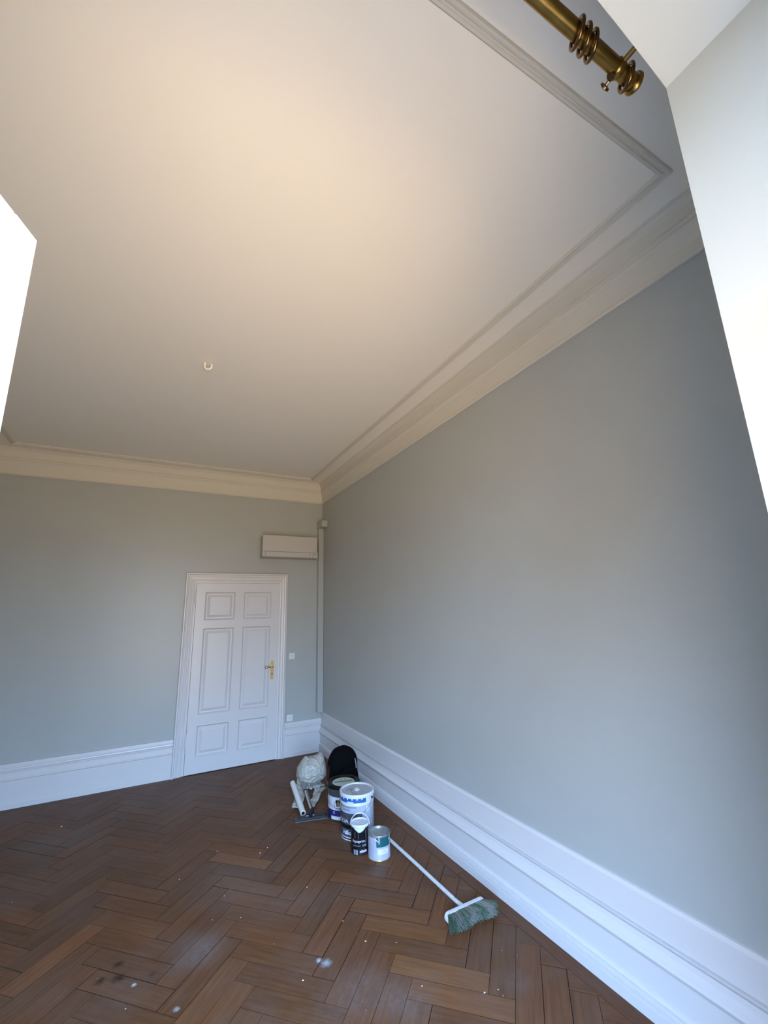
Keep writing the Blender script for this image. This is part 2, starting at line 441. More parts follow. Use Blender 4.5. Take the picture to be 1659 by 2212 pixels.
cam_m = Euler(ROT, 'XYZ').to_matrix().transposed()
def in_view(x, y):
    q = cam_m @ (Vector((x, y, 0)) - CAM)
    if q.z > -0.05: return False, 99
    u = 829.5 + FPX * q.x / -q.z; v = 1106 - FPX * q.y / -q.z
    return (-25 < u < 1685 and 0 < v < 2237), -q.z
def clip(poly, x0, x1, y0, y1):
    def cut(P, ins, inter):
        out = []
        for i in range(len(P)):
            a, b = P[i], P[(i + 1) % len(P)]
            if ins(a): out.append(a)
            if ins(a) != ins(b): out.append(inter(a, b))
        return out
    def ix(xv): return lambda a, b: (xv, a[1] + (b[1] - a[1]) * (xv - a[0]) / (b[0] - a[0]))
    def iy(yv): return lambda a, b: (a[0] + (b[0] - a[0]) * (yv - a[1]) / (b[1] - a[1]), yv)
    for ins, it in ((lambda q: q[0] >= x0, ix(x0)), (lambda q: q[0] <= x1, ix(x1)), (lambda q: q[1] >= y0, iy(y0)), (lambda q: q[1] <= y1, iy(y1))):
        if poly: poly = cut(poly, ins, it)
    return poly
def poly_area(P): return 0.5 * sum(P[i][0] * P[(i + 1) % len(P)][1] - P[(i + 1) % len(P)][0] * P[i][1] for i in range(len(P)))
PL, PW, GAP, CH = 0.516, 0.129, 0.0006, 0.0006
def plank_geo(P):
    """P local polygon (ccw); a thin slab with chamfered top edge"""
    n = len(P); c = (sum(q[0] for q in P) / n, sum(q[1] for q in P) / n)
    def inset(d):
        out = []
        for i in range(n):
            a, b, c_ = Vector(P[i - 1]), Vector(P[i]), Vector(P[(i + 1) % n])
            e1 = (b - a).normalized(); e2 = (c_ - b).normalized()
            n1 = Vector((-e1.y, e1.x)); n2 = Vector((-e2.y, e2.x))
            k = n1 + n2; k /= max(k.length_squared / 2, 0.35)
            out.append(b + k * d)
        return out
    A = inset(GAP); B = inset(GAP + CH)
    v = [(q.x, q.y, -0.008) for q in A] + [(q.x, q.y, -0.0011) for q in A] + [(q.x, q.y, 0) for q in B]
    f = [tuple(range(2 * n, 3 * n))]
    for i in range(n):
        j = (i + 1) % n
        f += [(i, j, n + j, n + i), (n + i, n + j, 2 * n + j, 2 * n + i)]
    return v, f
full_poly = [(-PL / 2, -PW / 2), (PL / 2, -PW / 2), (PL / 2, PW / 2), (-PL / 2, PW / 2)]
fv, ff = plank_geo(full_poly)
full_me = new_mesh('plank', fv, ff, [M_WOOD, M_JOINT], mi=[0] + [1] * (len(ff) - 1))
U0, W0 = 1.977, 3.213
s2 = math.sqrt(2)
def uw2xy(u, w): v_ = -w; return ((u + v_) / s2, (v_ - u) / s2)
BX0, BX1, BY0, BY1 = XL + 0.135, -0.135, YW + 0.135, -0.135
planks = []
for i in range(-60, 60):
    for j in range(-14, 14):
        for kind in (0, 1):
            if kind == 0: uu, ww, lu, lw = i + 4 * j, i - 4 * j, 4, 1
            else: uu, ww, lu, lw = i + 4 * j, i - 4 * j + 1, 1, 4
            u0, w0 = U0 + uu * PW, W0 + ww * PW
            cx, cy = uw2xy(u0 + lu * PW / 2, w0 + lw * PW / 2)
            if not (XL - .4 < cx < .4 and YW - .4 < cy < .4): continue
            planks.append((cx, cy, -PI / 4 if kind == 0 else -3 * PI / 4, PL, PW, 1))
# border strips
rr = random.Random(3)
def strip(x0, x1, y0, y1, along):
    a = y0 if along == 'y' else x0; end = y1 if along == 'y' else x1
    while a < end - 0.01:
        L_ = rr.uniform(1.1, 1.6)
        b = min(a + L_, end)
        if end - b < 0.3: b = end
        if along == 'y': planks.append(((x0 + x1) / 2, (a + b) / 2, PI / 2, b - a, x1 - x0, 0))
        else: planks.append(((a + b) / 2, (y0 + y1) / 2, 0, b - a, y1 - y0, 0))
        a = b
strip(-0.135, -0.035, YW, 0, 'y'); strip(XL + 0.02, XL + 0.135, YW, 0, 'y')
strip(XL + 0.135, -0.135, -0.135, -0.015, 'x'); strip(XL + 0.135, -0.135, YW + 0.02, YW + 0.135, 'x')
entries = []
for (cx, cy, ang, L_, W_, clipit) in planks:
    ca, sa = math.cos(ang), math.sin(ang)
    P = [(-L_ / 2, -W_ / 2), (L_ / 2, -W_ / 2), (L_ / 2, W_ / 2), (-L_ / 2, W_ / 2)]
    Wd = [(cx + x * ca - y * sa, cy + x * sa + y * ca) for x, y in P]
    whole = True
    if clipit:
        Q = clip(Wd, BX0, BX1, BY0, BY1)
        if len(Q) < 3 or poly_area(Q) < 0.0012: continue
        whole = abs(poly_area(Q) - L_ * W_) < 1e-6
        Q2 = []
        for q in Q:
            if not Q2 or (Vector(q) - Vector(Q2[-1])).length > 0.004: Q2.append(q)
        if (Vector(Q2[0]) - Vector(Q2[-1])).length <= 0.004: Q2.pop()
        if len(Q2) < 3: continue
        Wd = Q2 if not whole else Wd
    vis = False; near = 99
    for q in Wd + [(cx, cy)]:
        ok, d = in_view(*q)
        if ok: vis = True; near = min(near, d)
    entries.append((vis, near, cx, cy, ang, Wd, whole and clipit))
entries.sort(key=lambda t: (not t[0], t[1]))
hl = {(-0.74, -3.905): (1.45, 1.45, 1.3), (-0.735, -4.09): (1.3, 1.28, 1.15), (-1.467, -2.256): (1.45, 1.45, 1.35), (-2.561, -2.712): (1.45, 1.38, 1.4), (-0.737, -3.533): (1.3, 1.3, 1.2), (-0.73, -3.37): (1.25, 1.2, 1.1)}
rest = G(); count = 0
for (vis, near, cx, cy, ang, Wd, whole) in entries:
    t = rr.gauss(1.0, 0.085); t = max(0.8, min(1.25, t)); w_ = rr.uniform(-0.06, 0.06)
    colr = (t * (1 + w_), t, t * (1 - w_), 1)
    for (hx, hy), hc in hl.items():
        if (hx - cx) ** 2 + (hy - cy) ** 2 < 0.055 ** 2: colr = hc + (1,)
    dz = rr.uniform(-0.0007, 0.0003); tilt = (rr.uniform(-.004, .004), rr.uniform(-.001, .001))
    if vis and count < 298:
        if whole: me = full_me
        else:
            ca, sa = math.cos(-ang), math.sin(-ang)
            P = [((x - cx) * ca - (y - cy) * sa, (x - cx) * sa + (y - cy) * ca) for x, y in Wd]
            v, f = plank_geo(P); me = new_mesh('plank_cut', v, f, [M_WOOD, M_JOINT], mi=[0] + [1] * (len(f) - 1))
        o = link('plank', me, floor, (cx, cy, dz), (tilt[0], tilt[1], ang)); o.color = colr; count += 1
        if whole and rr.random() < 0.3: o.scale = (0.995, 0.975, 1)
    else:
        v, f = plank_geo([(x, y) for x, y in Wd]); rest.add([(a, b, c + dz) for a, b, c in v], f)
o = rest.build('outlying_planks', M_WOOD, floor); o['kind'] = 'stuff'
print('planks', count, len(entries))

# ------------------------------------------------------------------ door
door = bpy.data.objects.new('door_1', None); COL.objects.link(door); door.location = (-1.2145, 0, 0)
structure(door, 'white six-panel door with brass handle')
def dpart(name, g, m, parent=door):
    o = g.build(name, m, parent)
    if parent is door: o.location = (1.2145, 0, 0)
    return o
DX0, DX1, DH = -1.887, -0.542, 2.431
LX0, LX1, LH = -1.752, -0.652, 2.300
fr = [(0.0, 0.0), (0.0, 0.052), (0.006, 0.058), (0.018, 0.058), (0.024, 0.050), (0.026, 0.040), (0.040, 0.037), (0.044, 0.043), (0.052, 0.043), (0.056, 0.034), (0.085, 0.030), (0.090, 0.034),
      (0.098, 0.034), (0.102, 0.022), (0.116, 0.020), (0.133, 0.020), (0.133, 0.0)]
wd_l, wd_r, wd_t = LX0 - DX0, DX1 - LX1, DH - LH
g = G()
def fsec(kx, kz, base):  # a across, d out
    return lambda a, d: (base(a, d))
sL = wd_l / 0.133; sR = wd_r / 0.133; sT = wd_t / 0.133
v0 = lambda a, d: (DX0 + a * sL, -d, 0.0); v1 = lambda a, d: (DX0 + a * sL, -d, DH - a * sT)
sweep(g, fr, v0, v1)
v2 = lambda a, d: (DX1 - a * sR, -d, DH - a * sT)
sweep(g, fr, v1, v2)
v3 = lambda a, d: (DX1 - a * sR, -d, 0.0)
sweep(g, fr, v2, v3)
dpart('door_frame', g, M_TRIM)
g = G(); g.box(LX0 - 0.004, LX1 + 0.004, -0.006, 0.0, 0.0, LH + 0.004); dpart('shadow_gap', g, M_DARK)
# leaf: stiles and rails
PX = [(-1.640, -1.255), (-1.145, -0.768)]
PZ = [(1.815, 2.180), (0.670, 1.715), (0.190, 0.550)]
g = G(); F0 = -0.036
zb = 0.009
xs = [LX0 + 0.003, PX[0][0], PX[0][1], PX[1][0], PX[1][1], LX1 - 0.003]
zs_ = [zb, PZ[2][0], PZ[2][1], PZ[1][0], PZ[1][1], PZ[0][0], PZ[0][1], LH - 0.003]
g.box(xs[0], xs[5], -0.020, -0.006, zb, LH - 0.003)
for a in (0, 2, 4): g.box(xs[a], xs[a + 1], F0, -0.019, zs_[0], zs_[7])
for a in (1, 3):
    for b in (0, 2, 4, 6): g.box(xs[a], xs[a + 1], F0, -0.019, zs_[b], zs_[b + 1])
dpart('door_leaf', g, M_TRIM)
for (x0, x1) in PX:
    for (z0, z1) in PZ:
        g = G()
        def ring(i0, y0, i1, y1):
            A = [(x0 + i0, y0, z0 + i0), (x1 - i0, y0, z0 + i0), (x1 - i0, y0, z1 - i0), (x0 + i0, y0, z1 - i0)]
            B = [(x0 + i1, y1, z0 + i1), (x1 - i1, y1, z0 + i1), (x1 - i1, y1, z1 - i1), (x0 + i1, y1, z1 - i1)]
            g.add(A + B, [(k, (k + 1) % 4, 4 + (k + 1) % 4, 4 + k) for k in range(4)])
        ring(0.000, F0 - 0.005, 0.004, F0 - 0.006); ring(0.004, F0 - 0.006, 0.010, F0 + 0.002); ring(0.010, F0 + 0.002, 0.020, -0.022)
        ring(0.020, -0.022, 0.036, -0.0215); ring(0.036, -0.0215, 0.064, -0.034); ring(0.064, -0.034, 0.067, -0.0355)
        ring(0.0, F0, 0.0, F0 - 0.005)
        i = 0.067; g.add([(x0 + i, -0.0355, z0 + i), (x1 - i, -0.0355, z0 + i), (x1 - i, -0.0355, z1 - i), (x0 + i, -0.0355, z1 - i)], [(0, 1, 2, 3)])
        dpart('door_panel', g, M_TRIM)
for z in (2.03, 0.30):
    g = G(); g.tube([(LX0 - 0.004, -0.040, z), (LX0 - 0.004, -0.040, z + 0.16)], 0.008, 10)
    g.tube([(LX0 - 0.004, -0.040, z - 0.012), (LX0 - 0.004, -0.040, z)], [0.003, 0.009], 10); g.tube([(LX0 - 0.004, -0.040, z + 0.16), (LX0 - 0.004, -0.040, z + 0.172)], [0.009, 0.003], 10)
    dpart('hinge', g, M_TRIM)
# handle on a long brass plate
g = G(); pts = []
hx, z0, z1, hw = -0.727, 1.005, 1.250, 0.019
for k in range(9): a = PI * k / 8; pts.append((hx + hw * math.cos(a), z1 - hw + hw * math.sin(a)))
for k in range(9): a = PI + PI * k / 8; pts.append((hx + hw * math.cos(a), z0 + hw + hw * math.sin(a)))
g.prism(pts, -0.0405, -0.0355)
hp = dpart('handle_plate', g, M_BRASSL)
g = G(); g.tube([(hx, -0.040, 1.172), (hx, -0.085, 1.172)], 0.010, 12)
g.tube([(hx + 0.008, -0.086, 1.172), (hx - 0.03, -0.088, 1.172), (hx - 0.07, -0.088, 1.171), (hx - 0.098, -0.084, 1.170), (hx - 0.106, -0.080, 1.170)], [0.009, 0.0085, 0.0105, 0.014, 0.010], 12)
g.build('lever', M_BRASSL, hp)
g = G(); g.tube([(hx, -0.041, 1.078), (hx, -0.0395, 1.078)], 0.008, 12); g.box(hx - 0.003, hx + 0.003, -0.042, -0.040, 1.058, 1.075)
g.build('keyhole', M_BLACKP, hp)

# ------------------------------------------------------------------ switch and socket
M_SWITCH = mat('switch_white', (0.72, 0.71, 0.66), 0.35)
sw = thing('light_switch', 'square white light switch on the wall right of the door', 'switch', (-0.445, 0, 1.286))
G().box(-0.041, 0.041, -0.010, 0, -0.041, 0.041, 0.003).build('switch_plate', M_SWITCH, sw)
G().box(-0.024, 0.024, -0.0135, -0.009, -0.024, 0.024, 0.003).build('rocker', mat('rocker_white', (0.66, 0.66, 0.62), 0.35), sw)
so = thing('wall_socket', 'square white power socket just above the baseboard by the door', 'socket', (-0.459, 0, 0.478))
g = G(); g.box(-0.041, 0.041, -0.010, 0, -0.041, 0.041, 0.003); g.build('socket_plate', M_SWITCH, so)
g = G(); g.lathe([(0.0215, 0.0), (0.0235, 0.0035), (0.0215, 0.0035), (0.0205, -0.001)], 28)
o = g.build('socket_ring', M_SWITCH, so); o.rotation_euler = (PI / 2, 0, 0); o.location = (0, -0.0095, 0)
g = G(); g.tube([(-0.0095, -0.0105, -0.003), (-0.0095, -0.0098, -0.003)], 0.0036, 10); g.tube([(0.0095, -0.0105, -0.003), (0.0095, -0.0098, -0.003)], 0.0036, 10)
g.tube([(0, -0.020, 0.010), (0, -0.0098, 0.010)], 0.003, 10); g.build('contact_hole', M_BLACKP, so)

# ------------------------------------------------------------------ air conditioner
ac = thing('air_conditioner', 'white wall-mounted air conditioner unit above the door', 'air conditioner', (-0.552, 0, 2.655))
G().box(-0.396, 0.396, -0.190, -0.012, 0.002, 0.306, 0.006).build('body', M_ACSIDE, ac)
G().box(-0.42, 0.41, -0.012, 0, 0.015, 0.30).build('back_plate', M_ACSIDE, ac)
G().box(-0.400, 0.400, -0.203, -0.189, 0.084, 0.314, 0.004).build('front_panel', M_WHITEP, ac)
g = G(); g.box(-0.358, 0.288, -0.203, -0.189, 0.012, 0.078, 0.003); g.build('air_flap', M_WHITEP, ac)
for a_, b_ in ((-0.400, -0.3615), (0.2915, 0.400)): G().box(a_, b_, -0.203, -0.189, 0.012, 0.0805, 0.002).build('front_cheek', M_WHITEP, ac)
g = G(); g.box(-0.398, 0.398, -0.189, -0.187, 0.008, 0.310); g.build('seam', M_LINE, ac)
g = G(); g.box(0.330, 0.385, -0.2036, -0.2025, 0.052, 0.060); g.build('badge', M_LINE, ac)
g = G(); g.box(0.320, 0.360, -0.2036, -0.2025, 0.020, 0.040); g.build('display', M_ACSIDE, ac)
g = G(); g.box(0.400, 0.453, -0.090, 0, 0.0, 0.110, 0.004); g.build('pipe_cover', M_WALL, ac)

# ------------------------------------------------------------------ corner duct
du = thing('pipe_duct', 'grey painted pipe duct running down the far room corner', 'duct', (-0.0435, -0.038, 0.5105))
G().box(-0.041, 0.041, -0.036, 0.036, 0.0, 2.625, 0.002, 1).build('trunk', M_WALL, du)
G().box(-0.052, 0.041, -0.200, 0.036, 2.625, 2.725, 0.004).build('end_elbow', M_WALL, du)

# ------------------------------------------------------------------ ceiling hook
hk = G(); pts = [(0, 0, 0.0), (0, 0, -0.022)]
c0 = Vector((0.026, 0, -0.030))
for k in range(15):
    a = math.radians(165 + 235 * k / 14); pts.append((0.026 * (1) + 0.027 * math.cos(a), 0, -0.030 + 0.027 * math.sin(a)))
hk.tube(pts, 0.0075, 10)
hko = hk.build('ceiling_hook', mat('bright_white_enamel', (0.88, 0.85, 0.78), 0.3)); hko.location = (-2.03, -2.86, H); hko.rotation_euler = (0, 0, math.radians(-20))
hko['label'] = 'small white open lamp hook in the ceiling'; hko['category'] = 'hook'

# ------------------------------------------------------------------ curtain rod, bracket and rings
RY, RZ, RR = -5.765, 3.305, 0.0195
rod = thing('curtain_rod', 'brass curtain rod hanging under the ceiling above the window', 'curtain rod', (-1.19, RY, RZ))
RL = 1.60
G().tube([(-RL, 0, 0), (0.030, 0, 0)], RR, 24).build('pole', M_BRASS, rod)
g = G(); g.tube([(0.030, 0, 0), (0.034, 0, 0), (0.040, 0, 0), (0.046, 0, 0), (0.049, 0, 0)], [0.0225, 0.027, 0.028, 0.023, 0.009], 24)
g.build('end_cap', M_BRASS, rod)
for bx in (-0.036, -RL + 0.06):
    g = G(); g.tube([(bx, -0.083, 0.0), (bx, -0.012, 0.0)], 0.0070, 12)
    br = g.build('bracket_arm', M_BRASS, rod)
    g = G(); g.tube([(bx - 0.010, 0, 0), (bx - 0.008, 0, 0), (bx + 0.008, 0, 0), (bx + 0.010, 0, 0)], [0.0212, 0.0228, 0.0228, 0.0212], 24); g.build('bracket_collar', M_BRASS, br)
    g = G(); g.tube([(bx, 0.010, -0.004), (bx, 0.036, -0.010)], 0.0042, 8)
    g.tube([(bx, 0.035, -0.010), (bx, 0.037, -0.0105), (bx, 0.042, -0.0115), (bx, 0.045, -0.012)], [0.005, 0.0145, 0.0145, 0.006], 16); g.tube([(bx - 0.012, 0.012, -0.016), (bx - 0.018, 0.014, -0.020)], [0.013, 0.009], 14); g.build('thumb_screw', M_BRONZE, br)
    g = G(); g.tube([(bx, -0.0845, 0), (bx, -0.080, 0)], 0.022, 20); g.build('wall_rose', M_BRASS, br)
ring_geo = G(); N_ = 40; Rm = 0.0295
ring_geo.tube([(0, Rm * math.sin(2 * PI * k / N_), Rm * math.cos(2 * PI * k / N_)) for k in range(N_)], 0.0050, 12, closed=True)
ring_me = ring_geo.mesh('ring', M_BRONZE)
eye = G(); eye.tube([(0, 0.004 * math.sin(2 * PI * k / 12), -Rm - 0.007 + 0.004 * math.cos(2 * PI * k / 12)) for k in range(12)], 0.0012, 6, closed=True)
ring_names = [('leftmost of the three brass curtain rings bunched together on the rod', -1.391, 0.05), ('middle of the three brass curtain rings bunched together on the rod', -1.363, 0.02),
              ('rightmost of the three brass curtain rings bunched together on the rod', -1.336, -0.02), ('brass curtain ring on the rod end, beside the wall bracket', -1.187, 0.03)]
for lb, x, t in ring_names:
    o = link('curtain_ring', ring_me, None, (x, RY, RZ - Rm + 0.0050 + RR + 0.0010), (0.0, 0.05 + t, -0.40 + t))
    o['label'] = lb; o['category'] = 'curtain ring'; o['group'] = 'curtain rings on the brass rod'

# ------------------------------------------------------------------ paint cans
class Can:
    def __init__(s, name, label, cx, cy, r, cat='paint can'):
        s.t = thing(name, label, cat, (cx, cy, 0)); s.r = r; s.cx = cx; s.cy = cy
        s.th0 = math.atan2(CAM.y - cy, CAM.x - cx)
    def part(s, name, g, m, parent=None): return g.build(name, m, parent or s.t)
    def a(s, deg): return s.th0 + math.radians(deg)
    def patch(s, name, a0, a1, z0, z1, m, off=0.0008, parent=None, r=None):
        r = (r or s.r) + off; n = max(2, int(abs(a1 - a0) / 5)); v = []; f = []
        for k in range(n + 1):
            a = s.a(a0 + (a1 - a0) * k / n)
            for z in (z0, z1):
                for q in (r, r - off): v.append((q * math.cos(a), q * math.sin(a), z))
        for k in range(n):
            b = 4 * k; c = b + 4
            f += [(b, c, c + 2, b + 2), (b + 1, b + 3, c + 3, c + 1), (b, b + 1, c + 1, c), (b + 2, c + 2, c + 3, b + 3)]
        f += [(0, 2, 3, 1), (4 * n, 4 * n + 1, 4 * n + 3, 4 * n + 2)]
        g = G(); g.add(v, f, True); return s.part(name, g, m, parent)
    def text(s, name, txt, a0, a1, z0, height, m, bold=0.0, parent=None, vertical=False, off=0.0014):
        me = text_mesh(txt, bold); r = s.r + off
        xs_ = [v.co.x for v in me.vertices]; ys_ = [v.co.y for v in me.vertices]
        x0, x1 = min(xs_), max(xs_); hh = max(max(ys_), 0.01)
        for v in me.vertices:
            t = (v.co.x - x0) / (x1 - x0); h = v.co.y / hh * height
            if vertical:
                a = s.a(a0 + (a1 - a0) * (1 - v.co.y / hh)); z = z0 + t * height
                v.co = (r * math.cos(a), r * math.sin(a), z)
            else:
                a = s.a(a0 + (a1 - a0) * t); v.co = (r * math.cos(a), r * math.sin(a), z0 + h)
        me.materials.clear(); me.materials.append(m)
        return link(name, me, parent or s.t)
def text_mesh(txt, bold=0.0):
    cu = bpy.data.curves.new('txt', 'FONT'); cu.body = txt; cu.size = 1; cu.offset = bold; cu.resolution_u = 3
    ob = bpy.data.objects.new('txt_tmp', cu); COL.objects.link(ob)
    dg = bpy.context.evaluated_depsgraph_get()
    me = bpy.data.meshes.new_from_object(ob.evaluated_get(dg))
    bpy.data.objects.remove(ob); bpy.data.curves.remove(cu)
    return me
def lines_text(can, name, a0, a1, zs, m, hgt=0.0012, parent=None):
    g = G(); r = can.r + 0.0012
    rr2 = random.Random(len(zs) + int(a0))
    for z in zs:
        e_ = a1 - rr2.uniform(0, 0.25) * (a1 - a0); n = 6; v = []; f = []
        for k in range(n + 1):
            a = can.a(a0 + (e_ - a0) * k / n)
            v += [(r * math.cos(a), r * math.sin(a), z), (r * math.cos(a), r * math.sin(a), z + hgt)]
        f = [(2 * k, 2 * k + 2, 2 * k + 3, 2 * k + 1) for k in range(n)]
        g.add(v, f)
    return can.part(name, g, m, parent)
def bail(can, name, a_l, a_r, z, rad, drop_dir, wire=0.0016, m=None, n=24):
    """wire handle between two ears; drop_dir = Vector the arc bulges towards"""
    r = can.r + 0.006
    A = Vector((r * math.cos(can.a(a_l)), r * math.sin(can.a(a_l)), z)); B = Vector((r * math.cos(can.a(a_r)), r * math.sin(can.a(a_r)), z))
    c = (A + B) / 2; h = (A - B) / 2
    g = G(); g.tube([c + h * math.cos(PI * k / n) + drop_dir * math.sin(PI * k / n) for k in range(n + 1)], wire, 8)
    return can.part(name, g, m or M_STEEL)
P_WHITE = mat('label_white', (0.52, 0.53, 0.57), 0.35)
P_BLUE = mat('label_blue', (0.015, 0.10, 0.33), 0.35)
P_CHAR = mat('label_charcoal', (0.045, 0.055, 0.075), 0.35)
P_BLK = mat('label_black', (0.006, 0.006, 0.008), 0.3)
P_GREY = mat('label_grey', (0.36, 0.40, 0.48), 0.35, noise_amt=0.15, noise_scale=20)
P_MID = mat('label_mid_grey', (0.20, 0.225, 0.26), 0.35)
P_IND = mat('label_indigo', (0.018, 0.016, 0.10), 0.35)
P_TEAL = mat('label_teal', (0.004, 0.085, 0.095), 0.35)
P_LAV = mat('label_pale_grey', (0.36, 0.365, 0.43), 0.4, noise_amt=0.1, noise_scale=18)
P_TIN = mat('tin_lid_smeared', (0.46, 0.47, 0.47), 0.38, metal=0.75, noise_amt=0.45, noise_scale=22)
P_TINW = mat('white_lid_smudged', (0.42, 0.43, 0.46), 0.4, noise_amt=0.22, noise_scale=9)
P_RIM = mat('white_rim', (0.60, 0.61, 0.65), 0.3)
P_PAINT = mat('dried_white_paint', (0.56, 0.58, 0.62), 0.45, noise_amt=0.12, noise_scale=40, bump=0.8, bump_scale=60)
P_GREEN = mat('lid_green_text', (0.03, 0.11, 0.05), 0.4)
P_LIDC = mat('lid_cream', (0.50, 0.53, 0.46), 0.4, noise_amt=0.1)
P_BUCK = mat('black_bucket_plastic', (0.003, 0.003, 0.0035), 0.28, spec=0.3)
P_BGREY = mat('bucket_collar_grey', (0.045, 0.050, 0.050), 0.35)
P_GOLD = mat('tin_gold_rim', (0.55, 0.45, 0.12), 0.3, metal=0.8)
P_OLIVE = mat('emblem_olive', (0.16, 0.17, 0.03), 0.5)

# --- large white drum
c = Can('paint_drum', 'tall white lidded paint drum, largest of the paint containers', -0.508, -2.346, 0.144)
g = G(); R = c.r
g.lathe([(0.0, 0.006), (R - 0.012, 0.006), (R - 0.010, 0.0), (R - 0.007, 0.0), (R - 0.006, 0.02), (R, 0.29), (R, 0.262), (R + 0.0035, 0.266), (R + 0.0035, 0.270), (R, 0.274), (R, 0.318), (0.0, 0.318)], 64)
g = G(); g.lathe([(0.0, 0.004), (R - 0.004, 0.004), (R - 0.003, 0.0), (R, 0.002), (R, 0.258), (R + 0.003, 0.262), (R + 0.003, 0.267), (R, 0.271), (R, 0.325), (0.0, 0.325)], 64)
c.part('body', g, P_WHITE)
g = G(); g.lathe([(0.0, 0.336), (R - 0.012, 0.336), (R - 0.008, 0.345), (R + 0.006, 0.346), (R + 0.009, 0.340), (R + 0.009, 0.331), (R + 0.006, 0.328), (R + 0.006, 0.319), (R + 0.001, 0.319), (R + 0.001, 0.326), (0, 0.326)], 64)
lid = c.part('lid', g, P_RIM)
g = G(); g.lathe([(0, 0.3375), (R - 0.012, 0.3375), (R - 0.012, 0.336), (0, 0.336)], 64); c.part('lid_face', g, P_TINW, lid)
g = G(); g.lathe([(0.024, 0.3375), (0.024, 0.343), (0.020, 0.345), (0.016, 0.345), (0.015, 0.341), (0.0, 0.341)], 28); c.part('lid_cap', g, P_RIM, lid)
g = G(); 
def smear(pts): g.tube([(x, y, 0.3385) for x, y in pts], 0.0013, 6)
ux = Vector((-math.sin(c.th0), math.cos(c.th0))); uy = -Vector((math.cos(c.th0), math.sin(c.th0)))   # right, away from camera
def L2(a, b): q = ux * a + uy * b; return (q.x, q.y)
smear([L2(-0.095, -0.01), L2(-0.085, 0.02), L2(-0.07, 0.025), L2(-0.062, 0.01), L2(-0.05, 0.022), L2(-0.04, 0.015), L2(-0.045, -0.01), L2(-0.055, -0.035), L2(-0.04, -0.065), L2(-0.02, -0.09)])
smear([L2(-0.015, -0.075), L2(-0.005, -0.09)])
c.part('scribble', g, P_CHAR, lid)
g = G()
for k in range(22):
    a = c.a(-180 + 360 * k / 22); ca, sa = math.cos(a), math.sin(a); w = 0.005
    q = [Vector((r_ * ca - s_ * w * sa, r_ * sa + s_ * w * ca, z)) for r_ in (R + 0.0055, R + 0.0078) for s_ in (-1, 1) for z in (0.309, 0.3195)]
    g.add(q, [(0, 1, 3, 2), (4, 6, 7, 5), (0, 4, 5, 1), (2, 3, 7, 6), (0, 2, 6, 4), (1, 5, 7, 3)])
o = c.part('lid_lugs', g, P_RIM, lid); o['kind'] = 'stuff'
c.patch('label_band', -85, 36, 0.284, 0.318, P_BLUE)
c.patch('paint_splash', -36, -12, 0.276, 0.294, P_PAINT, 0.0016)
c.patch('label_band', -85, 92, 0.150, 0.262, P_GREY)
c.patch('label_band', -85, -2, 0.245, 0.257, P_MID, 0.0012)
c.patch('label_band', -55, -24, 0.222, 0.234, P_MID, 0.0012)
c.patch('label_band', -85, 18, 0.120, 0.205, P_CHAR, 0.0014)
c.patch('label_band', -85, 18, 0.088, 0.120, P_BLK, 0.0014)
c.patch('label_band', -85, 18, 0.030, 0.088, P_CHAR, 0.0012)
c.patch('label_band', -85, 18, 0.012, 0.020, P_BLK, 0.0012)
c.patch('label_band', 26, 90, 0.02, 0.150, P_GREY, 0.0010)
c.text('lettering', 'AQUA', -88, -30, 0.132, 0.026, P_RIM, 0.01, off=0.0022)
c.text('lettering', 'nikalo', -53, 4, 0.048, 0.030, P_RIM, 0.035, off=0.0022)
lines_text(c, 'small_print', -60, -30, [0.078, 0.072, 0.083], P_GREY)
lines_text(c, 'small_print', 50, 84, [0.10 + 0.0085 * k for k in range(16)], P_CHAR, 0.0016)
lines_text(c, 'small_print', 50, 84, [0.03 + 0.0085 * k for k in range(8)], P_CHAR, 0.0016)
c.patch('hang_tag', 32, 47, 0.215, 0.322, P_RIM, 0.0018)
for z, col_ in ((0.255, P_CHAR), (0.232, P_CHAR)):
    g = G(); a = c.a(41)
    q = Vector((math.cos(a), math.sin(a), 0)); rt = Vector((-math.sin(a), math.cos(a), 0))
    g.tube([q * (R + 0.0022) + rt * 0.010 * math.cos(2 * PI * k / 16) + Vector((0, 0, z + 0.009 * math.sin(2 * PI * k / 16))) for k in range(16)], 0.0010, 6, closed=True)
    c.part('seal_print', g, col_)
for da in (62, -118):
    g = G(); a = c.a(da); q = Vector((math.cos(a), math.sin(a), 0))
    g.tube([q * (R - 0.001) + Vector((0, 0, 0.298)), q * (R + 0.008) + Vector((0, 0, 0.298))], 0.010, 14); c.part('handle_ear', g, P_BLK if da > 0 else P_RIM)
# wire handle hanging down at the front
r1 = R + 0.008
A = Vector((r1 * math.cos(c.a(62)), r1 * math.sin(c.a(62)), 0.298))
g = G(); pts = []
for k in range(25):
    t = k / 24; ang = 62 - 180 * t; rr_ = r1 + 0.012 * math.sin(PI * t)
    pts.append((rr_ * math.cos(c.a(ang)), rr_ * math.sin(c.a(ang)), 0.298 - 0.125 * math.sin(PI * t)))
g.tube(pts, 0.0017, 8); c.part('wire_handle', g, M_STEEL)

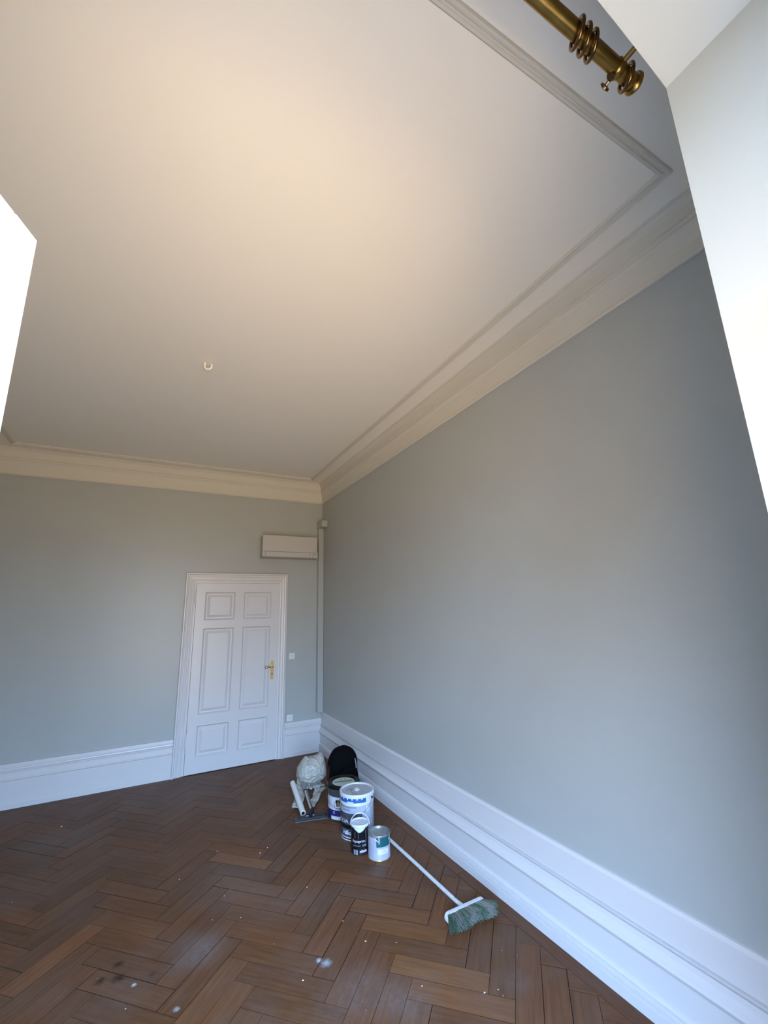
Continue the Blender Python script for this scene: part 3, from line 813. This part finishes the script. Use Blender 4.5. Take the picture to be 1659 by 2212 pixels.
# --- black bucket behind it
c = Can('paint_bucket', 'black plastic paint bucket with cream lid badge behind the white drum', -0.476, -1.961, 0.149, 'bucket')
R = c.r
g = G(); g.lathe([(0.0, 0.004), (R - 0.016, 0.004), (R - 0.014, 0.0), (R - 0.012, 0.003), (R - 0.002, 0.20), (R, 0.238), (R + 0.006, 0.240), (R + 0.006, 0.262), (R, 0.264), (R, 0.270), (0, 0.270)], 64)
c.part('body', g, P_BGREY)
g = G(); g.lathe([(0.0, 0.280), (R - 0.030, 0.280), (R - 0.020, 0.277), (R - 0.012, 0.288), (R + 0.004, 0.290), (R + 0.009, 0.284), (R + 0.009, 0.262), (R + 0.007, 0.260), (R + 0.006, 0.268), (0, 0.270)], 64)
lid = c.part('lid', g, P_BUCK)
g = G(); g.lathe([(0.0, 0.2820), (0.104, 0.2820), (0.106, 0.2800), (0, 0.280)], 48); c.part('lid_badge', g, P_LIDC, lid)
ux = Vector((-math.sin(c.th0), math.cos(c.th0))); uy = -Vector((math.cos(c.th0), math.sin(c.th0)))
def lid_stripe(b0, b1, x0, x1, m, z=0.2826, skew=0.0):
    q = [ux * x0 + uy * (b0), ux * x1 + uy * (b0 + skew), ux * x1 + uy * (b1 + skew), ux * x0 + uy * (b1)]
    gg = G(); gg.add([(p_.x, p_.y, z) for p_ in q] + [(p_.x, p_.y, z - 0.001) for p_ in q], [(0, 1, 2, 3), (7, 6, 5, 4), (0, 4, 5, 1), (1, 5, 6, 2), (2, 6, 7, 3), (3, 7, 4, 0)]); c.part('lid_print', gg, m, lid)
lid_stripe(-0.004, 0.006, -0.092, 0.092, P_GREEN, skew=0.022); lid_stripe(-0.022, -0.011, -0.090, 0.085, P_GREEN, skew=0.02)
lid_stripe(0.045, 0.055, -0.03, -0.015, P_GREEN); lid_stripe(0.05, 0.060, 0.005, 0.02, P_GREEN)
c.r = R - 0.006
c.patch('label', -84, 60, 0.092, 0.198, P_WHITE, 0.0060)
c.r = R - 0.009
c.patch('label_band', -84, 60, 0.030, 0.092, P_IND, 0.0068)
c.patch('label_band', -84, 60, 0.008, 0.030, P_IND, 0.0040)
c.patch('label_patch', -50, 20, 0.014, 0.042, P_WHITE, 0.0088)
lines_text(c, 'small_print', -62, 10, [0.052, 0.057], P_GREY)
c.r = R - 0.001
c.text('lettering', 'CAPAROL', -29, 34, 0.103, 0.0125, P_BLK, 0.02)
c.r = R - 0.0015
c.text('lettering', 'C', -40, -33, 0.064, 0.018, P_RIM, 0.02)
# emblem: dark upright shape with an olive core and a hooked trunk
c.r = R - 0.001
c.patch('emblem', -30, -12, 0.150, 0.176, P_BLK, 0.0012); c.patch('emblem', -27, -14, 0.124, 0.150, P_BLK, 0.0012)
c.patch('emblem', -23, -16, 0.128, 0.165, P_OLIVE, 0.0018)
g = G(); pts = []
for k in range(12):
    t = k / 11; a = c.a(-31 + 5 * math.sin(t * PI) * -1.0); z = 0.140 + 0.014 * math.cos(PI * t)
    pts.append(((c.r + 0.002) * math.cos(a), (c.r + 0.002) * math.sin(a), z))
g.tube(pts, 0.0017, 6); c.part('emblem', g, P_BLK)
c.r = R
g = G(); pts = []
for k in range(25):
    t = k / 24; ang = -96 + 192 * t if False else -90 - 30 + 0 * t
# wire handle hanging on the left side
for k in range(25):
    t = k / 24; ang = 85 - 215 * 0 - 180 * t; rr_ = R + 0.012 + 0.010 * math.sin(PI * t)
    pts.append((rr_ * math.cos(c.a(ang)), rr_ * math.sin(c.a(ang)), 0.250 - 0.14 * math.sin(PI * t)))
g.tube(pts, 0.0018, 8); c.part('wire_handle', g, M_STEEL)
for da in (85, -95):
    g = G(); a = c.a(da); q = Vector((math.cos(a), math.sin(a), 0))
    g.tube([q * (R + 0.004) + Vector((0, 0, 0.250)), q * (R + 0.014) + Vector((0, 0, 0.250))], 0.009, 12); c.part('handle_ear', g, P_BUCK)

# --- small black can with raised white handle
c = Can('primer_can', 'small black paint can with a white lid and raised white handle', -0.604, -2.611, 0.0715)
R = c.r
g = G(); g.lathe([(0.0, 0.004), (R - 0.003, 0.004), (R - 0.002, 0.0), (R, 0.002), (R, 0.156), (R + 0.0018, 0.159), (R, 0.162), (R, 0.168), (R + 0.0018, 0.171), (R, 0.174), (R, 0.190), (0, 0.190)], 48); c.part('body', g, P_BLK)
g = G(); g.lathe([(0, 0.198), (R - 0.006, 0.198), (R - 0.004, 0.207), (R + 0.002, 0.208), (R + 0.004, 0.203), (R + 0.004, 0.190), (R + 0.0015, 0.187), (0, 0.190)], 48); lid = c.part('lid', g, P_RIM)
g = G(); v = []; n = 40; m_ = 8
for i in range(m_ + 1):
    for k in range(n):
        a = 2 * PI * k / n; r_ = (R - 0.0055) * i / m_
        v.append((r_ * math.cos(a), r_ * math.sin(a), 0.1995 + 0.004 * noise.noise(Vector((r_ * 60 * math.cos(a), r_ * 60 * math.sin(a), 3)))))
g.add(v, [(i * n + k, i * n + (k + 1) % n, (i + 1) * n + (k + 1) % n, (i + 1) * n + k) for i in range(m_) for k in range(n)], True)
c.part('paint_crust', g, P_PAINT, lid)
# paint run down below the lid
g = G(); v = []; f = []; n = 26
for k in range(n + 1):
    t = k / n; a = c.a(-42 + 78 * t); zb_ = 0.170 - 0.012 * math.sin(PI * t) - 0.010 * abs(noise.noise(Vector((t * 7, 0, 1)))) + 0.018 * abs(2 * t - 1)
    for r_ in (R + 0.0022, R + 0.0002):
        v += [(r_ * math.cos(a), r_ * math.sin(a), zb_), (r_ * math.cos(a), r_ * math.sin(a), 0.192)]
for k in range(n):
    b = 4 * k; d = b + 4; f += [(b, d, d + 1, b + 1), (b, b + 2, d + 2, d)]
g.add(v, f, True); c.part('paint_run', g, P_PAINT)
c.text('lettering', 'Aquaprim', -54, 32, 0.088, 0.020, P_RIM, 0.0)
c.text('lettering', 'nikalo', -2, 46, 0.020, 0.020, P_RIM, 0.03)
lines_text(c, 'small_print', -50, 8, [0.062, 0.067], P_MID, 0.0018)
lines_text(c, 'small_print', 14, 50, [0.060, 0.066, 0.072], P_GREY, 0.0018)
c.patch('label_bar', -44, -30, 0.004, 0.038, P_MID); c.patch('label_bar', -27, -14, 0.004, 0.038, P_MID)
c.patch('label_bar', -10, 55, 0.006, 0.016, mat('label_plum', (0.03, 0.006, 0.022), 0.4))
c.text('side_lettering', 'primer', 44, 38, 0.085, 0.085, P_GREY, 0.0, vertical=True)
for a_, w_ in ((-34, 1.2), (-12, 1.0)):
    c.patch('paint_streak', a_, a_ + w_, 0.112, 0.160, P_LAV)
bail(c, 'handle', -92, 88, 0.186, 0.08, Vector((-math.cos(c.th0), -math.sin(c.th0), 0)) * 0.050 + Vector((0, 0, 0.062)), 0.0032, P_RIM)

# --- small tin with teal label
c = Can('paint_tin', 'small tin of paint with teal label block and shiny metal lid', -0.503, -2.751, 0.0865)
R = c.r
g = G(); g.lathe([(0.0, 0.004), (R - 0.003, 0.004), (R - 0.002, 0.0), (R + 0.001, 0.001), (R + 0.001, 0.004), (R, 0.006), (R, 0.158), (0, 0.158)], 56); c.part('body', g, P_LAV)
g = G(); g.lathe([(0.0, 0.1585), (R - 0.014, 0.1585), (R - 0.013, 0.164), (R - 0.010, 0.166), (R - 0.008, 0.160), (R - 0.006, 0.160), (R - 0.004, 0.168), (R + 0.0005, 0.1685), (R + 0.002, 0.166), (R + 0.001, 0.157), (R, 0.155), (0, 0.155)], 56); lid = c.part('lid', g, P_TIN)
g = G(); g.lathe([(R - 0.0075, 0.1607), (R - 0.0105, 0.1660), (R - 0.0112, 0.1655), (R - 0.0078, 0.1600)], 56); c.part('lid_groove', g, P_CHAR, lid)
g = G(); g.lathe([(R + 0.0018, 0.0), (R + 0.0022, 0.003), (R + 0.0010, 0.005), (R, 0.005), (R, 0.0)], 56); c.part('base_rim', g, P_GOLD)
c.patch('label_block', -14, 66, 0.094, 0.155, P_TEAL)
c.patch('label_panel', -8, 52, 0.046, 0.080, P_RIM)
lines_text(c, 'small_print', 14, 44, [0.056, 0.062, 0.069], P_LAV, 0.0024)
lines_text(c, 'small_print', -58, -22, [0.030 + 0.0078 * k for k in range(14)], mat('faint_print', (0.25, 0.26, 0.34), 0.5), 0.0014)
lines_text(c, 'small_print', 56, 74, [0.135, 0.141, 0.129], P_RIM, 0.003)
for da in (0, 180):
    g = G(); a = c.a(da); q = Vector((math.cos(a), math.sin(a), 0)); rt = Vector((-math.sin(a), math.cos(a), 0)); pts = []
    w = 0.0085; n = 16; v = []
    for k in range(n):
        an = 2 * PI * k / n; yy = 0.015 * (1 if math.sin(an) > 0 else -1) + w * math.sin(an); v.append((w * math.cos(an), yy))
    v3_ = [q * (R + dd) + rt * x + Vector((0, 0, 0.138 + y)) for dd in (0.0, 0.003) for x, y in v]
    g.add(v3_, [tuple(range(n, 2 * n)), tuple(range(n - 1, -1, -1))] + [(i, (i + 1) % n, n + (i + 1) % n, n + i) for i in range(n)])
    g.lathe([(0, 0), (0, 0)], 3) if False else None
    c.part('ear', g, M_STEEL)
    g = G(); cc = q * (R + 0.003) + Vector((0, 0, 0.128)); g.tube([cc, cc + q * 0.003], [0.006, 0.003], 12); c.part('ear_button', g, M_STEEL)
# thin wire handle resting back over the lid
A = Vector((R * math.cos(c.a(0)), R * math.sin(c.a(0)), 0)); 
bail(c, 'wire_handle', 0, 180, 0.130, 0, Vector((math.sin(c.th0), -math.cos(c.th0), 0)) * 0.085 + Vector((0, 0, 0.055)), 0.0013, M_STEEL)

# ------------------------------------------------------------------ broom lying on the floor
br = thing('broom', 'white broom with green bristles lying on the parquet', 'broom', (-0.345, -3.615, 0))
M_BWHITE = mat('speckled_white_handle', (0.62, 0.64, 0.62), 0.4, noise_amt=0.12, noise_scale=30)
n_ = M_BWHITE.node_tree; b_n = n_.nodes['Principled BSDF']
t_ = n_.nodes.new('ShaderNodeTexNoise'); t_.inputs['Scale'].default_value = 34; t_.inputs['Detail'].default_value = 3
tc_ = n_.nodes.new('ShaderNodeTexCoord'); n_.links.new(tc_.outputs['Object'], t_.inputs['Vector'])
r_ = n_.nodes.new('ShaderNodeValToRGB'); r_.color_ramp.elements[0].position = 0.66; r_.color_ramp.elements[1].position = 0.70
n_.links.new(t_.outputs['Fac'], r_.inputs['Fac'])
mx_ = n_.nodes.new('ShaderNodeMixRGB'); src = b_n.inputs['Base Color'].links[0].from_socket
n_.links.new(r_.outputs['Color'], mx_.inputs['Fac']); n_.links.new(src, mx_.inputs[1]); mx_.inputs[2].default_value = (0.06, 0.065, 0.07, 1)
n_.links.new(mx_.outputs[0], b_n.inputs['Base Color'])
G().tube([(-0.004, 0.0, 0.034), (0.006, 0.6, 0.024), (0.010, 1.245, 0.0135)], 0.0125, 16).build('handle', M_BWHITE, br)
G().tube([(-0.004, -0.012, 0.034), (-0.003, 0.055, 0.033)], [0.019, 0.014], 16).build('handle_socket', M_BWHITE, br)
M_BBLOCK = mat('white_broom_block', (0.66, 0.65, 0.66), 0.4, noise_amt=0.1)
g = G()
outl = []
for k in range(13): a = -PI / 2 + PI * k / 12; outl.append((0.128 + 0.027 * math.cos(a), 0.030 + 0.027 * math.sin(a)))
for k in range(13): a = PI / 2 + PI * k / 12; outl.append((-0.128 + 0.027 * math.cos(a), 0.030 + 0.027 * math.sin(a)))
g.prism(outl, -0.022, 0.0); g.build('block', M_BBLOCK, br, rot=(0, 0, 0.02))
M_GBR = mat('green_bristles', (0.06, 0.125, 0.075), 0.7)
M_DBR = mat('dusty_bristles', (0.27, 0.255, 0.225), 0.8)
rb_ = random.Random(5)
gg = [G(), G()]
for ix in range(34):
    for iz in range(7):
        x = -0.138 + 0.276 * ix / 33; z = 0.009 + 0.042 * iz / 6
        for s_ in range(7):
            fx = x * rb_.uniform(1.18, 1.34) + rb_.uniform(-.010, .010) ; L_ = rb_.uniform(0.080, 0.098)
            tip = Vector((fx, -0.022 - L_ + 0.010 * math.sin(x * 40 + 1), max(0.002, z * 1.25 - 0.004 + rb_.uniform(-.008, .008))))
            root = Vector((x + rb_.uniform(-.003, .003), -0.020, z + rb_.uniform(-.003, .003)))
            mid = (root + tip) / 2 + Vector((0, 0, rb_.uniform(0.0, 0.005)))
            dusty = noise.noise(Vector((fx * 14, L_ * 20, 0.3))) + rb_.uniform(-.35, .35) > (0.02 if s_ % 2 else -0.10)
            gg[1 if dusty else 0].tube([root, mid, tip], [0.0011, 0.0010, 0.0007], 3, caps=False)
o = gg[0].build('bristles', M_GBR, br); o['kind'] = 'stuff'
o = gg[1].build('dusty_bristles', M_DBR, br); o['kind'] = 'stuff'

# ------------------------------------------------------------------ black backpack
bp = thing('backpack', 'black rounded backpack leaning by the baseboard behind the buckets', 'backpack', (-0.262, -1.42, 0), math.radians(10))
def pack_mesh(hw, hd, hh, z0=0.0, n=28, m_=18, seed=0, lump=0.012, top=0.55):
    v = []; f = []
    for i in range(m_ + 1):
        t = i / m_
        z = z0 + hh * t
        k = 1.0 if t < top else math.sqrt(max(0, 1 - ((t - top) / (1 - top)) ** 2.3))
        kb = 0.93 + 0.07 * min(1, t * 6)
        for j in range(n):
            a = 2 * PI * j / n; ex = 2 / 3.2
            x = hw * (abs(math.cos(a)) ** ex) * (1 if math.cos(a) >= 0 else -1) * k * kb
            y = hd * (abs(math.sin(a)) ** ex) * (1 if math.sin(a) >= 0 else -1) * (k ** 0.6) * kb
            nn = noise.noise(Vector((x * 9, y * 9, z * 9 + seed))) * lump
            v.append((x * (1 + nn * 3), y * (1 + nn * 3), z + nn * (1 if t > 0.1 else 0)))
    for i in range(m_):
        for j in range(n): f.append((i * n + j, i * n + (j + 1) % n, (i + 1) * n + (j + 1) % n, (i + 1) * n + j))
    f.append(tuple(range(n - 1, -1, -1))); f.append(tuple(m_ * n + j for j in range(n)))
    return v, f
v, f = pack_mesh(0.168, 0.095, 0.440); G().add(v, f, True).build('main_bag', M_BLACK, bp)
v, f = pack_mesh(0.125, 0.045, 0.235, 0.01, seed=4); o = G().add(v, f, True).build('front_pocket', M_BLACK, bp); o.location = (0, -0.105, 0.01)
g = G(); g.tube([(-0.166, 0.0, 0.02), (-0.173, 0.0, 0.10), (-0.173, 0.0, 0.20), (-0.168, 0.0, 0.27), (-0.150, 0.0, 0.33)], 0.0034, 8); g.build('red_piping', mat('red_piping', (0.22, 0.03, 0.025), 0.5), bp)
g = G(); g.tube([(0.105, -0.100, 0.12), (0.110, -0.102, 0.18), (0.108, -0.100, 0.26), (0.100, -0.092, 0.31)], 0.0034, 8); g.build('zip', mat('zip_glint', (0.60, 0.57, 0.50), 0.4), bp)  # glint down the right side, painted as a pale zip strip
g = G(); g.tube([(0.10, 0.09, 0.36), (0.155, 0.06, 0.28), (0.168, 0.02, 0.16), (0.150, 0.0, 0.04)], 0.013, 8); g.build('shoulder_strap', M_BLACK, bp)

# ------------------------------------------------------------------ translucent plastic bag
M_BAG = mat('milky_plastic_film', (0.39, 0.37, 0.32), 0.42, spec=0.4, trans=0.05, bump=0.5, bump_scale=26)
M_BAG.node_tree.nodes['Principled BSDF'].inputs['Subsurface Weight'].default_value = 0.0
bag = thing('plastic_bag', 'crumpled milky plastic bag heaped beside the black backpack', 'bag', (-0.565, -1.27, 0))
def crumple(p_, amp, fr_, seed):
    q = Vector(p_) * fr_ + Vector((seed, seed * 2, 0))
    a = noise.noise(q); b = noise.noise(q * 2.3); c_ = noise.noise(q * 5.1); d_ = noise.noise(q * 9.7)
    return amp * 0.8 * (1 - 2 * abs(a)) + amp * 0.6 * (1 - 2 * abs(b)) + amp * 0.35 * (1 - 2 * abs(c_)) + amp * 0.22 * (1 - 2 * abs(d_))
bm = bmesh.new(); bmesh.ops.create_icosphere(bm, subdivisions=6, radius=1)
def fold(p_, fr_, seed):
    q = Vector(p_) * fr_ + Vector((seed, seed * 2, -seed))
    w = Vector((noise.noise(q * 0.7), noise.noise(q * 0.7 + Vector((9, 2, 4))), noise.noise(q * 0.7 - Vector((3, 7, 1)))))
    return 1 - 2 * abs(noise.noise(q + w * 1.4))
for v_ in bm.verts:
    p_ = v_.co.copy(); z = p_.z
    sx = math.copysign(abs(p_.x) ** 0.75, p_.x); sy = math.copysign(abs(p_.y) ** 0.75, p_.y)
    k = 0.10 * fold(p_, 1.1, 2.0) + 0.06 * fold(p_, 2.4, 5.0) + 0.020 * fold(p_, 5.0, 8.0) - 0.10
    x = 0.150 * sx * (1 + k) * (1.0 - 0.22 * z); y = 0.120 * sy * (1 + k) * (1.0 - 0.12 * z)
    zz = 0.215 + 0.120 * math.copysign(abs(z) ** 0.8, z) * (1 + k)
    c1 = max(0, 1 - Vector((x - 0.105, y + 0.01)).length / 0.085); c2 = max(0, 1 - Vector((x + 0.085, y)).length / 0.060)
    up = max(0, min(1, z * 2))
    zz += up * (0.062 * c1 ** 1.0 * (0.7 + 0.5 * fold(p_, 3.0, 1.0)) + 0.030 * c2)
    zz += 0.012 * max(0, min(1, -z * 2)) * fold((x * 9, y * 9, 0), 1.6, 4.0)
    v_.co = (x, y, max(zz, 0.06))
me = bpy.data.meshes.new('bag_body'); bm.to_mesh(me); bm.free(); me.materials.append(M_BAG)
for p_ in me.polygons: p_.use_smooth = True
link('bag_body', me, bag)
def sheet(name, fn, nu, nv, thick=0.0012):
    v = []; f = []
    for i in range(nu + 1):
        for j in range(nv + 1): v.append(fn(i / nu, j / nv))
    for i in range(nu):
        for j in range(nv): a = i * (nv + 1) + j; f.append((a, a + 1, a + nv + 2, a + nv + 1))
    o = G().add(v, f, True).build(name, M_BAG, bag)
    md = o.modifiers.new('thickness', 'SOLIDIFY'); md.thickness = thick
    return o
def strip_sheet(p0, p1, w0, w1, z0, z1, seed, nu=40, nv=20):
    p0, p1 = Vector(p0), Vector(p1); d = p1 - p0; sd = Vector((-d.y, d.x)).normalized()
    def fn(u, v):
        w = w0 + (w1 - w0) * u
        q = p0 + d * u + sd * w * (v - 0.5) * (1 + 0.35 * noise.noise(Vector((u * 2.5, v, seed))))
        z = z0 + (z1 - z0) * u ** 0.6 + 0.022 * max(0, fold((q.x, q.y, u * 0.1), 9, seed)) + 0.006 * fold((q.x, q.y, 0), 26, seed)
        return Vector((q.x + 0.016 * noise.noise(Vector((u * 7, v * 2, seed))), q.y + 0.03 * noise.noise(Vector((v * 5, u * 2, seed + 3))), max(z, 0.006)))
    sheet('film_flap', fn, nu, nv)
# local coordinates relative to the bag (film trailing out from under it onto the floor)
strip_sheet((-0.10, 0.02), (-0.265, -0.37), 0.10, 0.11, 0.14, 0.006, 1.0)
strip_sheet((0.045, -0.13), (-0.155, -0.44), 0.11, 0.045, 0.05, 0.006, 3.0)
strip_sheet((0.02, 0.0), (0.09, -0.13), 0.20, 0.09, 0.10, 0.02, 6.0, 24, 24)
strip_sheet((-0.02, 0.06), (-0.03, -0.11), 0.22, 0.24, 0.10, 0.055, 8.0, 24, 24)

# ------------------------------------------------------------------ paper roll
ro = thing('paper_roll', 'narrow white roll of masking paper leaning on the plastic bag', 'roll', (-0.822, -1.80, 0))
M_PAPER = mat('off_white_paper', (0.62, 0.61, 0.55), 0.6, bump=0.3, bump_scale=30)
A = Vector((0.0, 0.0, 0.030)); B = Vector((0.022, 0.44, 0.150)); ax = (B - A).normalized()
g = G(); n = 24; xx = ax.cross(Vector((0, 0, 1))).normalized(); yy = xx.cross(ax)
def ring_pts(c_, r_): return [c_ + (xx * math.cos(2 * PI * k / n) + yy * math.sin(2 * PI * k / n)) * r_ for k in range(n)]
rings = [ring_pts(A, 0.016), ring_pts(A, 0.026), ring_pts(A + ax * 0.15, 0.0275), ring_pts(A + ax * 0.32, 0.0265), ring_pts(B, 0.026), ring_pts(B, 0.016), ring_pts(B - ax * 0.03, 0.016)]
vv = [q for r_ in rings for q in r_]
g.add(vv, [(i * n + k, i * n + (k + 1) % n, (i + 1) * n + (k + 1) % n, (i + 1) * n + k) for i in range(len(rings) - 1) for k in range(n)], True)
g.build('paper', M_PAPER, ro)
g = G(); rings = [ring_pts(A + ax * 0.002, 0.0165), ring_pts(A + ax * 0.002, 0.0135), ring_pts(A + ax * 0.30, 0.0135), ring_pts(A + ax * 0.30, 0.0165)]
vv = [q for r_ in rings for q in r_]
g.add(vv, [(i * n + k, i * n + (k + 1) % n, (i + 1) * n + (k + 1) % n, (i + 1) * n + k) for i in range(3) for k in range(n)], True)
g.build('core', M_BLACKP, ro)

# ------------------------------------------------------------------ vacuum tube with floor head
vc = thing('vacuum_head', 'chrome vacuum tube with a wide black floor head', 'vacuum cleaner', (-0.775, -1.895, 0), math.radians(-13.5))
M_NOZ = mat('dusty_black_nozzle', (0.012, 0.012, 0.015), 0.4, noise_amt=0.5, noise_scale=60, bump=0.6, bump_scale=80)
g = G(); g.prism([(-0.148, 0.0), (0.148, 0.0), (0.148, 0.018), (0.130, 0.030), (-0.130, 0.030), (-0.148, 0.018)], -0.034, 0.034); g.build('floor_head', M_NOZ, vc)
g = G(); 
for k in range(22): x = -0.132 + 0.264 * k / 21; g.box(x, x + 0.005, -0.036, 0.032, 0.0295, 0.0325)
g.build('ribs', mat('lint_grey', (0.065, 0.065, 0.078), 0.6, noise_amt=0.5, noise_scale=40), vc)
g = G(); g.tube([(-0.148, -0.037, 0.010), (0.148, -0.037, 0.010)], 0.003, 8); g.build('rubber_edge', mat('worn_edge', (0.07, 0.07, 0.08), 0.5), vc)
g = G(); g.tube([(-0.02, 0.0, 0.030), (0.0, 0.02, 0.045), (0.012, 0.060, 0.055)], [0.030, 0.026, 0.021], 16); g.tube([(-0.05, 0.012, 0.032), (0.03, 0.012, 0.032)], 0.017, 14)
g.build('swivel_joint', M_BLACKP, vc)
g = G(); q0 = Vector((0.010, 0.055, 0.054)); q1 = Vector((-0.018, 0.47, 0.150)); q1 = Matrix.Rotation(math.radians(13.5), 3, 'Z') @ Vector((0.066, 0.465, 0.150))
g.tube([q0, q0.lerp(q1, 0.70)], 0.0165, 18); g.build('tube', mat('chrome_tube', (0.62, 0.66, 0.72), 0.16, metal=1.0), vc)
g = G(); g.tube([q0.lerp(q1, 0.68), q0.lerp(q1, 0.69), q0.lerp(q1, 0.71), q0.lerp(q1, 0.72)], [0.017, 0.0205, 0.0205, 0.0185], 18); g.build('collar', M_BLACKP, vc)
g = G(); g.tube([q0.lerp(q1, 0.70), q1], 0.0190, 18); g.build('outer_tube', mat('grey_tube', (0.34, 0.34, 0.37), 0.3, metal=0.7), vc)

# ------------------------------------------------------------------ plaster crumbs on the floor
cr_pts = [(-1.31, -2.22, .008), (-1.24, -2.17, .009), (-2.82, -0.79, .014), (-1.90, -2.27, .007), (-1.74, -2.85, .006), (-1.58, -2.92, .006), (-1.12, -2.84, .009), (-1.0, -2.39, .005), (-1.03, -3.28, .007),
          (-0.61, -4.11, .009), (-0.54, -4.13, .006), (-1.38, -3.58, .009), (-2.19, -3.3, .006), (-2.92, -1.96, .007), (-0.545, -4.17, .004), (-1.61, -2.01, .007), (-0.74, -2.84, .004), (-0.115, -2.30, .006), (-0.25, -2.48, .006),
          (-0.20, -2.55, .006), (-0.86, -3.92, .005), (-0.98, -3.50, .008), (-0.83, -3.60, .005), (-1.64, -2.64, .006), (-1.20, -2.42, .004), (-1.45, -3.25, .004), (-0.35, -3.95, .004), (-0.30, -4.02, .004)]
g = G(); rc = random.Random(11)
for k in range(70):
    x, y = rc.uniform(-2.9, -0.2), rc.uniform(-4.2, -1.2)
    cr_pts.append((x, y, rc.uniform(0.0015, 0.0035)))
for (x, y, s_) in cr_pts:
    s_ *= 0.85
    n = 6; a0 = rc.uniform(0, 6); P = [(x + s_ * rc.uniform(.5, 1.1) * math.cos(a0 + 2 * PI * k / n), y + s_ * rc.uniform(.4, 1.0) * math.sin(a0 + 2 * PI * k / n)) for k in range(n)]
    v = [(a, b, -0.0005) for a, b in P] + [(x, y, s_ * 0.45)]
    g.add(v, [(k, (k + 1) % n, n) for k in range(n)] + [tuple(range(n - 1, -1, -1))])
o = g.build('plaster_crumbs', mat('plaster_white', (0.52, 0.50, 0.46), 0.8)); o['kind'] = 'stuff'
o['label'] = 'tiny white plaster crumbs scattered over the parquet'; o['category'] = 'debris'
